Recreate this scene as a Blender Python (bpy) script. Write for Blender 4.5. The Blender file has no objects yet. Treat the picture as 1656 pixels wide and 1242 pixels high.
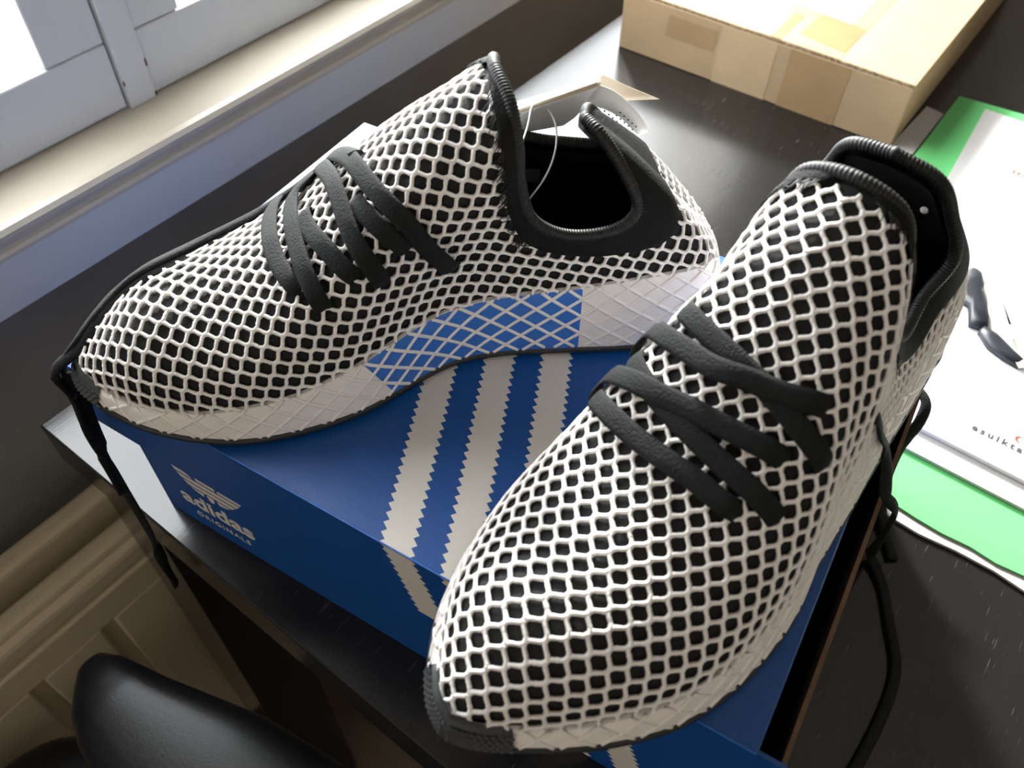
import bpy, bmesh, math, random
import numpy as np
from mathutils import Vector, Matrix

random.seed(7)
RNG = np.random.default_rng(7)
scene = bpy.context.scene
COL = scene.collection

# ------------------------------------------------------------------ camera
F_PX = 1375.0
RW = np.array([[0.793923992471947, 0.6078815785058359, 0.01283279746029331],
               [0.47411335480310335, -0.6057263657494788, -0.6389930333213928],
               [-0.3806589299816179, 0.5133961008316885, -0.769105469149757]])
CAM = np.array([0.32161541, -0.08223786, 1.15072786])
cd = bpy.data.cameras.new('camera')
cam = bpy.data.objects.new('camera', cd)
COL.objects.link(cam)
m = Matrix(((RW[0][0], -RW[1][0], -RW[2][0], CAM[0]),
            (RW[0][1], -RW[1][1], -RW[2][1], CAM[1]),
            (RW[0][2], -RW[1][2], -RW[2][2], CAM[2]),
            (0, 0, 0, 1)))
cam.matrix_world = m
cd.sensor_width = 36.0
cd.sensor_fit = 'HORIZONTAL'
cd.lens = 36.0 * F_PX / 1656.0
cd.clip_start = 0.01
cd.dof.use_dof = True
cd.dof.focus_distance = 0.40
cd.dof.aperture_fstop = 12.0
scene.camera = cam

# ------------------------------------------------------------------ light
world = bpy.data.worlds.new('world')
scene.world = world
world.use_nodes = True
bg = world.node_tree.nodes['Background']
bg.inputs[0].default_value = (0.96, 0.98, 1.0, 1)
bg.inputs[1].default_value = 13.0

sd = bpy.data.lights.new('sun', 'SUN')
sd.energy = 15.0
sd.angle = math.radians(6)
sd.color = (1.0, 0.97, 0.92)
sun = bpy.data.objects.new('sun', sd)
COL.objects.link(sun)
SUN_TO = Vector((-0.42, 0.43, 0.31)).normalized()
sun.rotation_euler = SUN_TO.to_track_quat('Z', 'Y').to_euler()

pd = bpy.data.lights.new('window_portal', 'AREA')
pd.shape = 'RECTANGLE'
pd.size = 1.66
pd.size_y = 0.66
pd.cycles.is_portal = True
po = bpy.data.objects.new('window_portal', pd)
COL.objects.link(po)
po.location = (-0.26, 0.69, 1.14)
po.rotation_euler = Vector((-1, 0, 0)).to_track_quat('Z', 'Y').to_euler()
po.rotation_euler = (math.radians(90), 0, math.radians(-90))

# fill lamp added behind the viewer, standing in for an unseen window
rd_ = bpy.data.lights.new('rear_fill_light', 'AREA')
rd_.shape = 'RECTANGLE'
rd_.size = 1.6
rd_.size_y = 1.2
rd_.energy = 8.0
rd_.color = (1.0, 0.94, 0.86)
ro_ = bpy.data.objects.new('rear_fill_light', rd_)
COL.objects.link(ro_)
ro_.location = (0.6, -2.15, 1.45)
ro_.rotation_euler = (math.radians(90), 0, 0)

scene.view_settings.view_transform = 'Standard'
scene.view_settings.look = 'None'
scene.view_settings.gamma = 1.0
scene.view_settings.use_curve_mapping = False
scene.view_settings.exposure = 0.28
scene.cycles.use_denoising = True
scene.cycles.max_bounces = 8
scene.cycles.diffuse_bounces = 5

# ------------------------------------------------------------------ materials
MATS = {}


def mat(name, color=(0.5, 0.5, 0.5), rough=0.6, spec=0.5, metal=0.0, var=0.0, vscale=40.0,
        bump=0.0, bscale=200.0, bstretch=(1, 1, 1), sheen=0.0, trans=0.0, alpha=1.0, wave=None, coat=0.0):
    mt = bpy.data.materials.new(name)
    mt.use_nodes = True
    nt = mt.node_tree
    b = nt.nodes['Principled BSDF']
    b.inputs['Base Color'].default_value = (*color, 1)
    b.inputs['Roughness'].default_value = rough
    b.inputs['Specular IOR Level'].default_value = spec
    b.inputs['Metallic'].default_value = metal
    b.inputs['Sheen Weight'].default_value = sheen
    b.inputs['Transmission Weight'].default_value = trans
    b.inputs['Alpha'].default_value = alpha
    b.inputs['Coat Weight'].default_value = coat
    tc = nt.nodes.new('ShaderNodeTexCoord')
    mp = nt.nodes.new('ShaderNodeMapping')
    mp.inputs['Scale'].default_value = bstretch
    nt.links.new(tc.outputs['Object'], mp.inputs['Vector'])
    if var > 0:
        n = nt.nodes.new('ShaderNodeTexNoise')
        n.inputs['Scale'].default_value = vscale
        n.inputs['Detail'].default_value = 5
        nt.links.new(mp.outputs[0], n.inputs['Vector'])
        r = nt.nodes.new('ShaderNodeValToRGB')
        r.color_ramp.elements[0].position = 0.3
        r.color_ramp.elements[1].position = 0.7
        r.color_ramp.elements[0].color = (*[c * (1 - var) for c in color], 1)
        r.color_ramp.elements[1].color = (*[min(1, c * (1 + var)) for c in color], 1)
        nt.links.new(n.outputs['Fac'], r.inputs[0])
        nt.links.new(r.outputs[0], b.inputs['Base Color'])
    if bump > 0:
        if wave:
            n2 = nt.nodes.new('ShaderNodeTexWave')
            n2.bands_direction = wave
            n2.inputs['Scale'].default_value = bscale
            n2.inputs['Distortion'].default_value = 1.0
            out = n2.outputs['Fac']
        else:
            n2 = nt.nodes.new('ShaderNodeTexNoise')
            n2.inputs['Scale'].default_value = bscale
            n2.inputs['Detail'].default_value = 4
            out = n2.outputs['Fac']
        nt.links.new(mp.outputs[0], n2.inputs['Vector'])
        bp = nt.nodes.new('ShaderNodeBump')
        bp.inputs['Strength'].default_value = bump
        bp.inputs['Distance'].default_value = 0.0006
        nt.links.new(out, bp.inputs['Height'])
        nt.links.new(bp.outputs[0], b.inputs['Normal'])
    MATS[name] = mt
    return mt


def wood_black():
    """black-brown veneer with pale open pores running along Y"""
    mt = bpy.data.materials.new('black_veneer')
    mt.use_nodes = True
    nt = mt.node_tree
    L = nt.links.new
    b = nt.nodes['Principled BSDF']
    tc = nt.nodes.new('ShaderNodeTexCoord')
    mp = nt.nodes.new('ShaderNodeMapping')
    mp.inputs['Scale'].default_value = (800, 62, 300)
    L(tc.outputs['Object'], mp.inputs['Vector'])
    n = nt.nodes.new('ShaderNodeTexNoise')
    n.inputs['Scale'].default_value = 1.0
    n.inputs['Detail'].default_value = 2
    L(mp.outputs[0], n.inputs['Vector'])
    r = nt.nodes.new('ShaderNodeValToRGB')
    r.color_ramp.elements[0].position = 0.66
    r.color_ramp.elements[1].position = 0.74
    r.color_ramp.elements[0].color = (0.011, 0.0105, 0.010, 1)
    r.color_ramp.elements[1].color = (0.055, 0.052, 0.047, 1)
    L(n.outputs['Fac'], r.inputs[0])
    L(r.outputs[0], b.inputs['Base Color'])
    n3 = nt.nodes.new('ShaderNodeTexNoise')
    n3.inputs['Scale'].default_value = 9
    n3.inputs['Detail'].default_value = 4
    L(tc.outputs['Object'], n3.inputs['Vector'])
    mr = nt.nodes.new('ShaderNodeMapRange')
    mr.inputs['To Min'].default_value = 0.14
    mr.inputs['To Max'].default_value = 0.24
    L(n3.outputs['Fac'], mr.inputs['Value'])
    L(mr.outputs[0], b.inputs['Roughness'])
    b.inputs['Specular IOR Level'].default_value = 0.5
    bp = nt.nodes.new('ShaderNodeBump')
    bp.inputs['Strength'].default_value = 0.08
    bp.inputs['Distance'].default_value = 0.0004
    bp.invert = True
    L(n.outputs['Fac'], bp.inputs['Height'])
    L(bp.outputs[0], b.inputs['Normal'])
    MATS['black_veneer'] = mt


wood_black()
mat('net_white', (0.86, 0.83, 0.81), 0.9, 0.2, bump=0.6, bscale=1600, sheen=0.2)
mat('liner_black', (0.010, 0.010, 0.011), 0.75, 0.35, bump=0.8, bscale=1300, bstretch=(1, 3, 1))
mat('lining_dark', (0.006, 0.006, 0.008), 0.9, 0.2, bump=0.3, bscale=900)
mat('insole_navy', (0.006, 0.010, 0.028), 0.9, 0.2, bump=0.3, bscale=900)
mat('collar_fabric', (0.0045, 0.0045, 0.0045), 0.8, 0.2, bump=0.9, bscale=900)
mat('collar_rib', (0.007, 0.007, 0.007), 0.55, 0.35)
mat('midsole_white', (0.80, 0.76, 0.73), 0.55, 0.4, bump=0.15, bscale=300)
mat('midsole_blue', (0.035, 0.16, 0.55), 0.5, 0.4, bump=0.1, bscale=300)
mat('toe_rubber', (0.035, 0.038, 0.040), 0.5, 0.5, bump=0.2, bscale=500)
mat('rubber_black', (0.018, 0.019, 0.020), 0.55, 0.5, bump=0.2, bscale=500)
mat('lace_black', (0.0075, 0.0088, 0.0092), 0.85, 0.25, bump=1.0, bscale=1100)
mat('box_blue', (0.003, 0.068, 0.285), 0.42, 0.5, var=0.06, vscale=60, bump=0.12, bscale=500, bstretch=(1, 6, 1))
mat('print_white', (0.66, 0.63, 0.58), 0.45, 0.5, bump=0.08, bscale=400)
mat('kraft_raw', (0.16, 0.10, 0.06), 0.8, 0.3, var=0.15, vscale=90)
mat('kraft_card', (0.34, 0.235, 0.13), 0.7, 0.35, var=0.08, vscale=25, bump=0.1, bscale=300)
mat('kraft_edge', (0.24, 0.17, 0.10), 0.85, 0.2, var=0.5, vscale=300)
mat('tape_brown', (0.29, 0.19, 0.095), 0.22, 0.5, var=0.08, vscale=20)
mat('tape_pale', (0.42, 0.30, 0.175), 0.18, 0.5, var=0.06, vscale=30)
mat('paper_white', (0.82, 0.82, 0.82), 0.7, 0.3, bump=0.05, bscale=60)
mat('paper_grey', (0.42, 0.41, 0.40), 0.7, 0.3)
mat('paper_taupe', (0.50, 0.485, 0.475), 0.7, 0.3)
mat('folder_green', (0.12, 0.50, 0.16), 0.55, 0.4, bump=0.1, bscale=40)
mat('ink_orange', (0.30, 0.035, 0.006), 0.6)
mat('ink_grey', (0.05, 0.05, 0.055), 0.6)
mat('ink_black', (0.012, 0.014, 0.02), 0.4)
mat('window_paint', (0.50, 0.52, 0.53), 0.38, 0.5, var=0.03, vscale=12)
mat('sill_paint', (0.46, 0.42, 0.35), 0.30, 0.5, var=0.04, vscale=12)
mat('apron_paint', (0.56, 0.56, 0.55), 0.5, 0.4, var=0.03, vscale=8)
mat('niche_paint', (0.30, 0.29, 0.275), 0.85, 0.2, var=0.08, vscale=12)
mat('room_paint', (0.82, 0.77, 0.70), 0.9, 0.2)
mat('floor_wood', (0.10, 0.065, 0.04), 0.5, 0.4, var=0.2, vscale=6, bstretch=(1, 8, 1))
mat('radiator_enamel', (0.70, 0.59, 0.41), 0.4, 0.5, var=0.03, vscale=10)
mat('chair_vinyl', (0.008, 0.008, 0.009), 0.33, 0.25, var=0.3, vscale=400, bump=0.12, bscale=700)
mat('chair_metal', (0.03, 0.03, 0.03), 0.4, 0.5)
mat('tag_tan', (0.62, 0.53, 0.40), 0.4, 0.5)
mat('tag_clear', (0.93, 0.93, 0.93), 0.15, 0.5, alpha=0.75)
mat('nylon_clear', (0.85, 0.86, 0.88), 0.15, 0.6)
mat('light_blocker_cloth', (0.35, 0.33, 0.30), 0.9, 0.2, bump=0.2, bscale=600)
mat('rot_brown', (0.14, 0.08, 0.035), 0.9, 0.2, var=0.5, vscale=200)


def glass_mat():
    mt = bpy.data.materials.new('window_glass')
    mt.use_nodes = True
    nt = mt.node_tree
    for n in list(nt.nodes):
        nt.nodes.remove(n)
    out = nt.nodes.new('ShaderNodeOutputMaterial')
    tr = nt.nodes.new('ShaderNodeBsdfTransparent')
    tr.inputs[0].default_value = (0.96, 0.97, 0.97, 1)
    gl = nt.nodes.new('ShaderNodeBsdfGlossy')
    gl.inputs['Roughness'].default_value = 0.02
    mx = nt.nodes.new('ShaderNodeMixShader')
    mx.inputs[0].default_value = 0.06
    nt.links.new(tr.outputs[0], mx.inputs[1])
    nt.links.new(gl.outputs[0], mx.inputs[2])
    nt.links.new(mx.outputs[0], out.inputs[0])
    MATS['window_glass'] = mt


def poly_bag_mat():
    mt = bpy.data.materials.new('poly_bag')
    mt.use_nodes = True
    nt = mt.node_tree
    for n in list(nt.nodes):
        nt.nodes.remove(n)
    out = nt.nodes.new('ShaderNodeOutputMaterial')
    tr = nt.nodes.new('ShaderNodeBsdfTransparent')
    gl = nt.nodes.new('ShaderNodeBsdfPrincipled')
    gl.inputs['Base Color'].default_value = (0.50, 0.49, 0.42, 1)
    gl.inputs['Roughness'].default_value = 0.2
    mx = nt.nodes.new('ShaderNodeMixShader')
    mx.inputs[0].default_value = 0.6
    nt.links.new(tr.outputs[0], mx.inputs[1])
    nt.links.new(gl.outputs[0], mx.inputs[2])
    nt.links.new(mx.outputs[0], out.inputs[0])
    MATS['poly_bag'] = mt


glass_mat()
poly_bag_mat()

# ------------------------------------------------------------------ helpers


def tag(o, label=None, cat=None, group=None, kind=None):
    if label:
        o['label'] = label
    if cat:
        o['category'] = cat
    if group:
        o['group'] = group
    if kind:
        o['kind'] = kind
    return o


def empty(name, loc=(0, 0, 0), rotz=0.0):
    o = bpy.data.objects.new(name, None)
    o.empty_display_size = 0.05
    COL.objects.link(o)
    o.location = loc
    o.rotation_euler = (0, 0, rotz)
    return o


def link(name, me, material, parent=None, smooth=False):
    if material:
        me.materials.append(MATS[material])
    if smooth:
        for p in me.polygons:
            p.use_smooth = True
    o = bpy.data.objects.new(name, me)
    COL.objects.link(o)
    if parent:
        o.parent = parent
    return o


def pydata(name, verts, faces, material, parent=None, smooth=False, fix=True):
    me = bpy.data.meshes.new(name)
    me.from_pydata([tuple(float(c) for c in v) for v in verts], [], [tuple(int(i) for i in f) for f in faces])
    me.validate()
    if fix:
        bm = bmesh.new()
        bm.from_mesh(me)
        bmesh.ops.recalc_face_normals(bm, faces=bm.faces)
        bm.to_mesh(me)
        bm.free()
    me.update()
    return link(name, me, material, parent, smooth)


def box(name, lo, hi, material, parent=None, bevel=0.0, seg=2):
    bm = bmesh.new()
    bmesh.ops.create_cube(bm, size=1.0)
    for v in bm.verts:
        v.co = Vector([lo[i] + (v.co[i] + 0.5) * (hi[i] - lo[i]) for i in range(3)])
    if bevel > 0:
        bmesh.ops.bevel(bm, geom=bm.edges[:], offset=bevel, segments=seg, affect='EDGES', profile=0.5)
    me = bpy.data.meshes.new(name)
    bm.to_mesh(me)
    bm.free()
    return link(name, me, material, parent, smooth=False)


class MB:
    """collects grids / tubes / prisms into one mesh"""

    def __init__(self):
        self.v = []
        self.f = []
        self.n = 0

    def add(self, v, f):
        v = np.asarray(v, float).reshape(-1, 3)
        self.v.append(v)
        self.f += [tuple(i + self.n for i in q) for q in f]
        self.n += len(v)

    def grid(self, P, closed_u=False, closed_v=False):
        nu, nv = P.shape[:2]
        f = []
        for i in range(nu if closed_u else nu - 1):
            for j in range(nv if closed_v else nv - 1):
                a, b = i, (i + 1) % nu
                c, d = j, (j + 1) % nv
                f.append((a * nv + c, b * nv + c, b * nv + d, a * nv + d))
        self.add(P.reshape(-1, 3), f)

    def tube(self, P, N, a, b, k=6, caps=True):
        """P path, N surface normals, a half width sideways, b half thickness along N"""
        P = np.asarray(P, float)
        N = np.asarray(N, float)
        n = len(P)
        if n < 2:
            return
        T = np.gradient(P, axis=0)
        T /= np.linalg.norm(T, axis=1)[:, None] + 1e-12
        S = np.cross(T, N)
        S /= np.linalg.norm(S, axis=1)[:, None] + 1e-12
        M = np.cross(S, T)
        a = np.broadcast_to(np.asarray(a, float), (n,))
        b = np.broadcast_to(np.asarray(b, float), (n,))
        ang = np.arange(k) / k * 2 * np.pi + np.pi / k
        # superellipse cross-section
        ca, sa = np.cos(ang), np.sin(ang)
        R = (P[:, None, :] + a[:, None, None] * ca[None, :, None] * S[:, None, :]
             + b[:, None, None] * sa[None, :, None] * M[:, None, :])
        f = []
        for i in range(n - 1):
            for j in range(k):
                j2 = (j + 1) % k
                f.append((i * k + j, i * k + j2, (i + 1) * k + j2, (i + 1) * k + j))
        if caps:
            f.append(tuple(range(k - 1, -1, -1)))
            f.append(tuple((n - 1) * k + j for j in range(k)))
        self.add(R.reshape(-1, 3), f)

    def build(self, name, material, parent=None, smooth=True, fix=False):
        return pydata(name, np.concatenate(self.v), self.f, material, parent, smooth, fix)


def catmull(K, t):
    """K (n,d) knots at integer t; sample at t array"""
    K = np.asarray(K, float)
    n = len(K)
    t = np.clip(np.asarray(t, float), 0, n - 1 - 1e-9)
    i = np.floor(t).astype(int)
    u = (t - i)[:, None]
    g = lambda j: K[np.clip(j, 0, n - 1)]
    p0, p1, p2, p3 = g(i - 1), g(i), g(i + 1), g(i + 2)
    p0 = np.where((i == 0)[:, None], 2 * p1 - p2, p0)
    p3 = np.where((i == n - 2)[:, None], 2 * p2 - p1, p3)
    return 0.5 * (2 * p1 + (p2 - p0) * u + (2 * p0 - 5 * p1 + 4 * p2 - p3) * u ** 2 + (3 * p1 - p0 - 3 * p2 + p3) * u ** 3)


def smooth_path(K, n):
    K = np.asarray(K, float)
    P = catmull(K, np.linspace(0, len(K) - 1, n * 4))
    d = np.r_[0, np.cumsum(np.linalg.norm(np.diff(P[:, :3], axis=0), axis=1))]
    tt = np.linspace(0, d[-1], n)
    return np.stack([np.interp(tt, d, P[:, i]) for i in range(P.shape[1])], 1)


def prism(name, pts2, z0, z1, material, parent=None, frame=None):
    """extruded polygon; pts2 list of (u,v); frame maps (u,v,w)->xyz"""
    n = len(pts2)
    fr = frame or (lambda u, v, w: (u, v, w))
    V = [fr(u, v, z0) for u, v in pts2] + [fr(u, v, z1) for u, v in pts2]
    F = [tuple(range(n - 1, -1, -1)), tuple(range(n, 2 * n))] + [(i, (i + 1) % n, n + (i + 1) % n, n + i) for i in range(n)]
    return pydata(name, V, F, material, parent)


def text_mesh(name, s, size, material, parent, frame, extr=0.0001, offset=0.0, space=1.0, width=None, shear=0.0):
    cu = bpy.data.curves.new(name, 'FONT')
    cu.body = s
    cu.size = size
    cu.extrude = extr
    cu.offset = offset
    cu.space_character = space
    cu.resolution_u = 4
    tmp = bpy.data.objects.new(name + '_tmp', cu)
    COL.objects.link(tmp)
    dg = bpy.context.evaluated_depsgraph_get()
    me = bpy.data.meshes.new_from_object(tmp.evaluated_get(dg))
    bpy.data.objects.remove(tmp)
    xs = [v.co.x for v in me.vertices]
    x0, x1 = min(xs), max(xs)
    k = (width / (x1 - x0)) if width else 1.0
    for v in me.vertices:
        v.co = Vector(frame((v.co.x - x0) * k + shear * v.co.y, v.co.y, v.co.z))
    me.materials.clear()
    return link(name, me, material, parent)


TZ = 0.74            # table top height
BOX_H = 0.1091
LID = TZ + BOX_H     # shoe box lid height
#@@STRUCT
# ------------------------------------------------------------------ the room
o = box('floor', (-0.30, -2.2, -0.05), (3.0, 2.6, 0.0), 'floor_wood')
tag(o, kind='structure')
o = box('ceiling', (-0.45, -2.2, 2.60), (3.0, 2.6, 2.66), 'room_paint')
tag(o, kind='structure')
o = box('wall_back', (-0.45, 2.6, 0.0), (3.0, 2.7, 2.6), 'room_paint')
tag(o, kind='structure')
o = box('wall_front', (-0.45, -2.3, 0.0), (3.0, -2.2, 2.6), 'room_paint')
tag(o, kind='structure')
o = box('wall_right', (3.0, -2.3, 0.0), (3.1, 2.7, 2.6), 'room_paint')
tag(o, kind='structure')

WY0, WY1, WZ0, WZ1 = -0.13, 1.50, 0.815, 2.05
wl = empty('wall_left', (-0.25, 0, 0))
tag(wl, kind='structure')


def wl_box(name, lo, hi, material, bevel=0.0):
    return box(name, (lo[0] + 0.25, lo[1], lo[2]), (hi[0] + 0.25, hi[1], hi[2]), material, wl, bevel)


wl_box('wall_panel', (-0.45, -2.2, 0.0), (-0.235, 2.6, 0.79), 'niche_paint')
wl_box('wall_panel', (-0.45, -2.2, 0.79), (-0.21, WY0, 2.6), 'room_paint')
wl_box('wall_panel', (-0.45, WY1, 0.79), (-0.21, 2.6, 2.6), 'room_paint')
wl_box('wall_panel', (-0.45, WY0, WZ1), (-0.21, WY1, 2.6), 'room_paint')

# sill: board with a moulded nose, and the painted apron under it
sl = empty('trim_1', (-0.15, 0, 0.79))
tag(sl, kind='structure')
prof = [(-0.26, 0.8185), (-0.156, 0.8195), (-0.152, 0.8185), (-0.150, 0.8155), (-0.1505, 0.812), (-0.1525, 0.8085),
        (-0.1535, 0.8065), (-0.1505, 0.8055), (-0.1490, 0.8035), (-0.1490, 0.8010), (-0.151, 0.7995), (-0.26, 0.7995)]
y0, y1 = -1.0, 1.6
prism('sill_board', [(a + 0.15, b - 0.79) for a, b in prof], y0, y1, 'sill_paint', sl, frame=lambda u, v, w: (u, w, v))
prism('sill_apron', [(-0.085, 0.0098), (-0.0015, 0.0098), (-0.0015, -0.0265), (-0.085, -0.0265)], y0, y1, 'apron_paint', sl,
      frame=lambda u, v, w: (u, w, v))

# window: outer frame, two casements, centre post
wd = empty('window_1', (-0.2, 0.18, 0.819))
tag(wd, kind='structure')


def wbox(name, lo, hi, material='window_paint', bevel=0.0015, parent=wd):
    base = Vector((-0.2, 0.18, 0.819))
    return box(name, tuple(Vector(lo) - base), tuple(Vector(hi) - base), material, parent, bevel)


wbox('frame_post', (-0.245, 0.1735, 0.8185), (-0.1965, 0.1945, WZ1 - 0.04))
wbox('frame_head', (-0.245, WY0, WZ1 - 0.04), (-0.205, WY1, WZ1))
wbox('frame_jamb', (-0.245, WY0, 0.8185), (-0.205, WY0 + 0.04, WZ1 - 0.04))
wbox('frame_jamb', (-0.245, WY1 - 0.04, 0.8185), (-0.205, WY1, WZ1 - 0.04))


def casement(ya, yb, stile_a, stile_b):
    c = bpy.data.objects.new('casement', None)
    COL.objects.link(c)
    c.parent = wd
    xf, xb = -0.200, -0.232
    zb, zt = 0.8200, WZ1 - 0.042
    wbox('bottom_rail', (xb, ya, zb), (xf, yb, 0.8655), parent=c)
    wbox('top_rail', (xb, ya, zt - 0.045), (xf, yb, zt), parent=c)
    wbox('stile', (xb, ya, 0.8660), (xf, ya + stile_a, zt - 0.0455), parent=c)
    wbox('stile', (xb, yb - stile_b, 0.8660), (xf, yb, zt - 0.0455), parent=c)
    wbox('pane', (-0.222, ya + stile_a - 0.004, 0.862), (-0.219, yb - stile_b + 0.004, zt - 0.04), 'window_glass', 0, parent=c)


casement(WY0 + 0.042, 0.1725, 0.042, 0.0425)
casement(0.1955, WY1 - 0.042, 0.0365, 0.042)
wbox('light_blocker', (-0.196, WY0 + 0.005, 1.46), (-0.193, WY1 - 0.005, WZ1), 'light_blocker_cloth', 0)  # unseen blind, added to cut the light from the upper window
wbox('light_blocker_bar', (-0.1985, WY0 + 0.005, 1.445), (-0.1905, WY1 - 0.005, 1.4605), 'window_paint')  # bottom bar of the added blind
# flaking rotten wood on the outside of the left pane's corner
mb = MB()
WB = np.array([-0.2, 0.18, 0.819])
for i in range(16):
    p = np.array([-0.228 - RNG.random() * 0.004, 0.086 + RNG.random() * 0.024, 0.868 + RNG.random() * 0.016])
    q = p + np.array([0, RNG.normal() * 0.007, 0.008 + RNG.random() * 0.014])
    mb.tube(np.array([p, (p + q) / 2 + RNG.normal(size=3) * 0.0012, q]) - WB, np.tile([1., 0, 0], (3, 1)), 0.0016, 0.0010, 5)
mb.build('flaking_wood', 'rot_brown', wd)['kind'] = 'stuff'
# chips in the paint along the centre post
for y, z, h_ in ((0.1940, 0.842, 0.006), (0.1738, 0.836, 0.004), (0.1938, 0.8205, 0.003)):
    prism('paint_chip', [(y - .18 - .0006, z - .819), (y - .18 + .0006, z - .819 + .001), (y - .18 + .0003, z - .819 + h_), (y - .18 - .0007, z - .819 + h_ * .7)],
          0.0032, 0.0040, 'rot_brown', wd, frame=lambda u, v, w: (w, u, v))

# radiator in the niche
rd = empty('radiator', (-0.16, -0.2, 0.0))
tag(rd, 'cream panel radiator with pressed ribs under the window sill', 'radiator')


def rbox(name, lo, hi, bevel=0.004, seg=3):
    return box(name, (lo[0] + 0.16, lo[1] + 0.2, lo[2]), (hi[0] + 0.16, hi[1] + 0.2, hi[2]), 'radiator_enamel', rd, bevel, seg)


RT = 0.545
rbox('rear_panel', (-0.192, -0.85, 0.10), (-0.172, 0.75, RT), 0.006)
rbox('front_panel', (-0.148, -0.85, 0.10), (-0.130, 0.75, RT - 0.002), 0.006)
rbox('top_channel', (-0.148, -0.85, RT - 0.040), (-0.124, 0.75, RT - 0.012), 0.008)
for i in range(24):
    y = -0.83 + i * 0.066
    rbox('rib', (-0.134, y, 0.13), (-0.1225, y + 0.053, RT - 0.0745), 0.002)
rbox('panel_border', (-0.134, -0.83, RT - 0.0755), (-0.1225, 0.75, RT - 0.0395), 0.003)
for y in (-0.6, 0.5):
    rbox('bracket', (-0.20, y, 0.0), (-0.14, y + 0.03, 0.12), 0.002)

# table
tb = empty('table', (-0.085, -0.008, 0.0))
tag(tb, 'black-brown veneered table with pale open wood pores', 'table')


def tbox(name, lo, hi, bevel=0.001):
    return box(name, (lo[0] + 0.085, lo[1] + 0.008, lo[2]), (hi[0] + 0.085, hi[1] + 0.008, hi[2]), 'black_veneer', tb, bevel)


TX1, TY1 = 0.82, 1.45
tbox('table_top', (-0.085, -0.008, TZ - 0.035), (TX1, TY1, TZ), 0.0012)
tbox('apron', (-0.03, 0.012, TZ - 0.10), (TX1 - 0.06, 0.032, TZ - 0.0352), 0.0005)
tbox('apron', (-0.062, 0.05, TZ - 0.10), (-0.042, TY1 - 0.06, TZ - 0.0352), 0.0005)
for x, y in ((-0.078, 0.0), (TX1 - 0.068, 0.0), (-0.078, TY1 - 0.068), (TX1 - 0.068, TY1 - 0.068)):
    tbox('leg', (x, y, 0.0), (x + 0.06, y + 0.06, TZ - 0.0352), 0.001)
#@@ENDSTRUCT
# ------------------------------------------------------------------ shoe box
BROT = math.radians(6.8204)
BL, BW = 0.34, 0.2316
sb = empty('shoe_box', (0, 0, TZ), BROT)
tag(sb, 'blue cardboard shoe box with three white serrated stripes and trefoil logo', 'shoe box')
DX = 0.0235          # the lid sits shifted towards the wall
CT = 0.0018
bx0, bx1, by0, by1 = DX, BL + 0.011, 0.0025, BW - 0.003
zt = BOX_H - 0.006
body = bpy.data.objects.new('box_body', None)
COL.objects.link(body)
body.parent = sb
box('bottom_panel', (bx0, by0, 0.0003), (bx1, by1, CT), 'box_blue', body)
front = box('front_panel', (bx0, by0, CT), (bx1, by0 + CT, zt), 'box_blue', body)
box('back_panel', (bx0, by1 - CT, CT), (bx1, by1, zt), 'box_blue', body)
box('end_panel', (bx0, by0 + CT, CT), (bx0 + CT, by1 - CT, zt), 'box_blue', body)
box('end_panel', (bx1 - CT, by0 + CT, CT), (bx1, by1 - CT, zt - 0.004), 'kraft_raw', body)
lid = bpy.data.objects.new('box_lid', None)
COL.objects.link(lid)
lid.parent = sb
LZ = BOX_H - 0.0465
box('lid_top', (0, 0, BOX_H - CT), (BL, BW, BOX_H), 'box_blue', lid, 0.0006, 1)
pydata('lid_front', [(0, 0, BOX_H - 0.0436), (BL, 0, BOX_H - 0.0515), (BL, 0, BOX_H - CT), (0, 0, BOX_H - CT),
                     (0, CT, BOX_H - 0.0436), (BL, CT, BOX_H - 0.0515), (BL, CT, BOX_H - CT), (0, CT, BOX_H - CT)],
       [(0, 1, 2, 3), (7, 6, 5, 4), (0, 4, 5, 1), (1, 5, 6, 2), (2, 6, 7, 3), (3, 7, 4, 0)], 'box_blue', lid)
box('lid_back', (0, BW - CT, LZ), (BL, BW, BOX_H - CT), 'box_blue', lid)
box('lid_end', (0, CT, LZ), (CT, BW - CT, BOX_H - CT), 'box_blue', lid)
box('edge_strip', (0.0004, -0.00015, BOX_H - 0.0007), (BL - 0.0004, 0.0004, BOX_H + 0.00012), 'midsole_blue', lid)  # thin lighter blue strip along the lid's front edge


def zig(x0, w, slope, v0, v1, tooth=0.0041, amp=0.0024):
    """serrated stripe polygon in (x,v): left edge x0+slope*v"""
    n = int(round((v1 - v0) / tooth))
    Lp, Rp = [], []
    for i in range(n + 1):
        v = v0 + (v1 - v0) * i / n
        Lp.append((x0 + slope * v, v))
        Rp.append((x0 + w + slope * v, v))
        if i < n:
            vm = v0 + (v1 - v0) * (i + 0.5) / n
            Lp.append((x0 + amp + slope * vm, vm))
            Rp.append((x0 + w + amp + slope * vm, vm))
    return Lp + Rp[::-1]


def clip_zig(poly, name, frame, parent):
    n = len(poly) // 2
    Lp, Rp = poly[:n], poly[n:][::-1]
    V, Fc = [], []
    for (a, b), (c, d) in zip(Lp, Rp):
        V.append(frame(a, b))
        V.append(frame(c, d))
    for i in range(n - 1):
        Fc.append((2 * i, 2 * i + 1, 2 * i + 3, 2 * i + 2))
    return pydata(name, V, Fc, 'print_white', parent)


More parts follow.
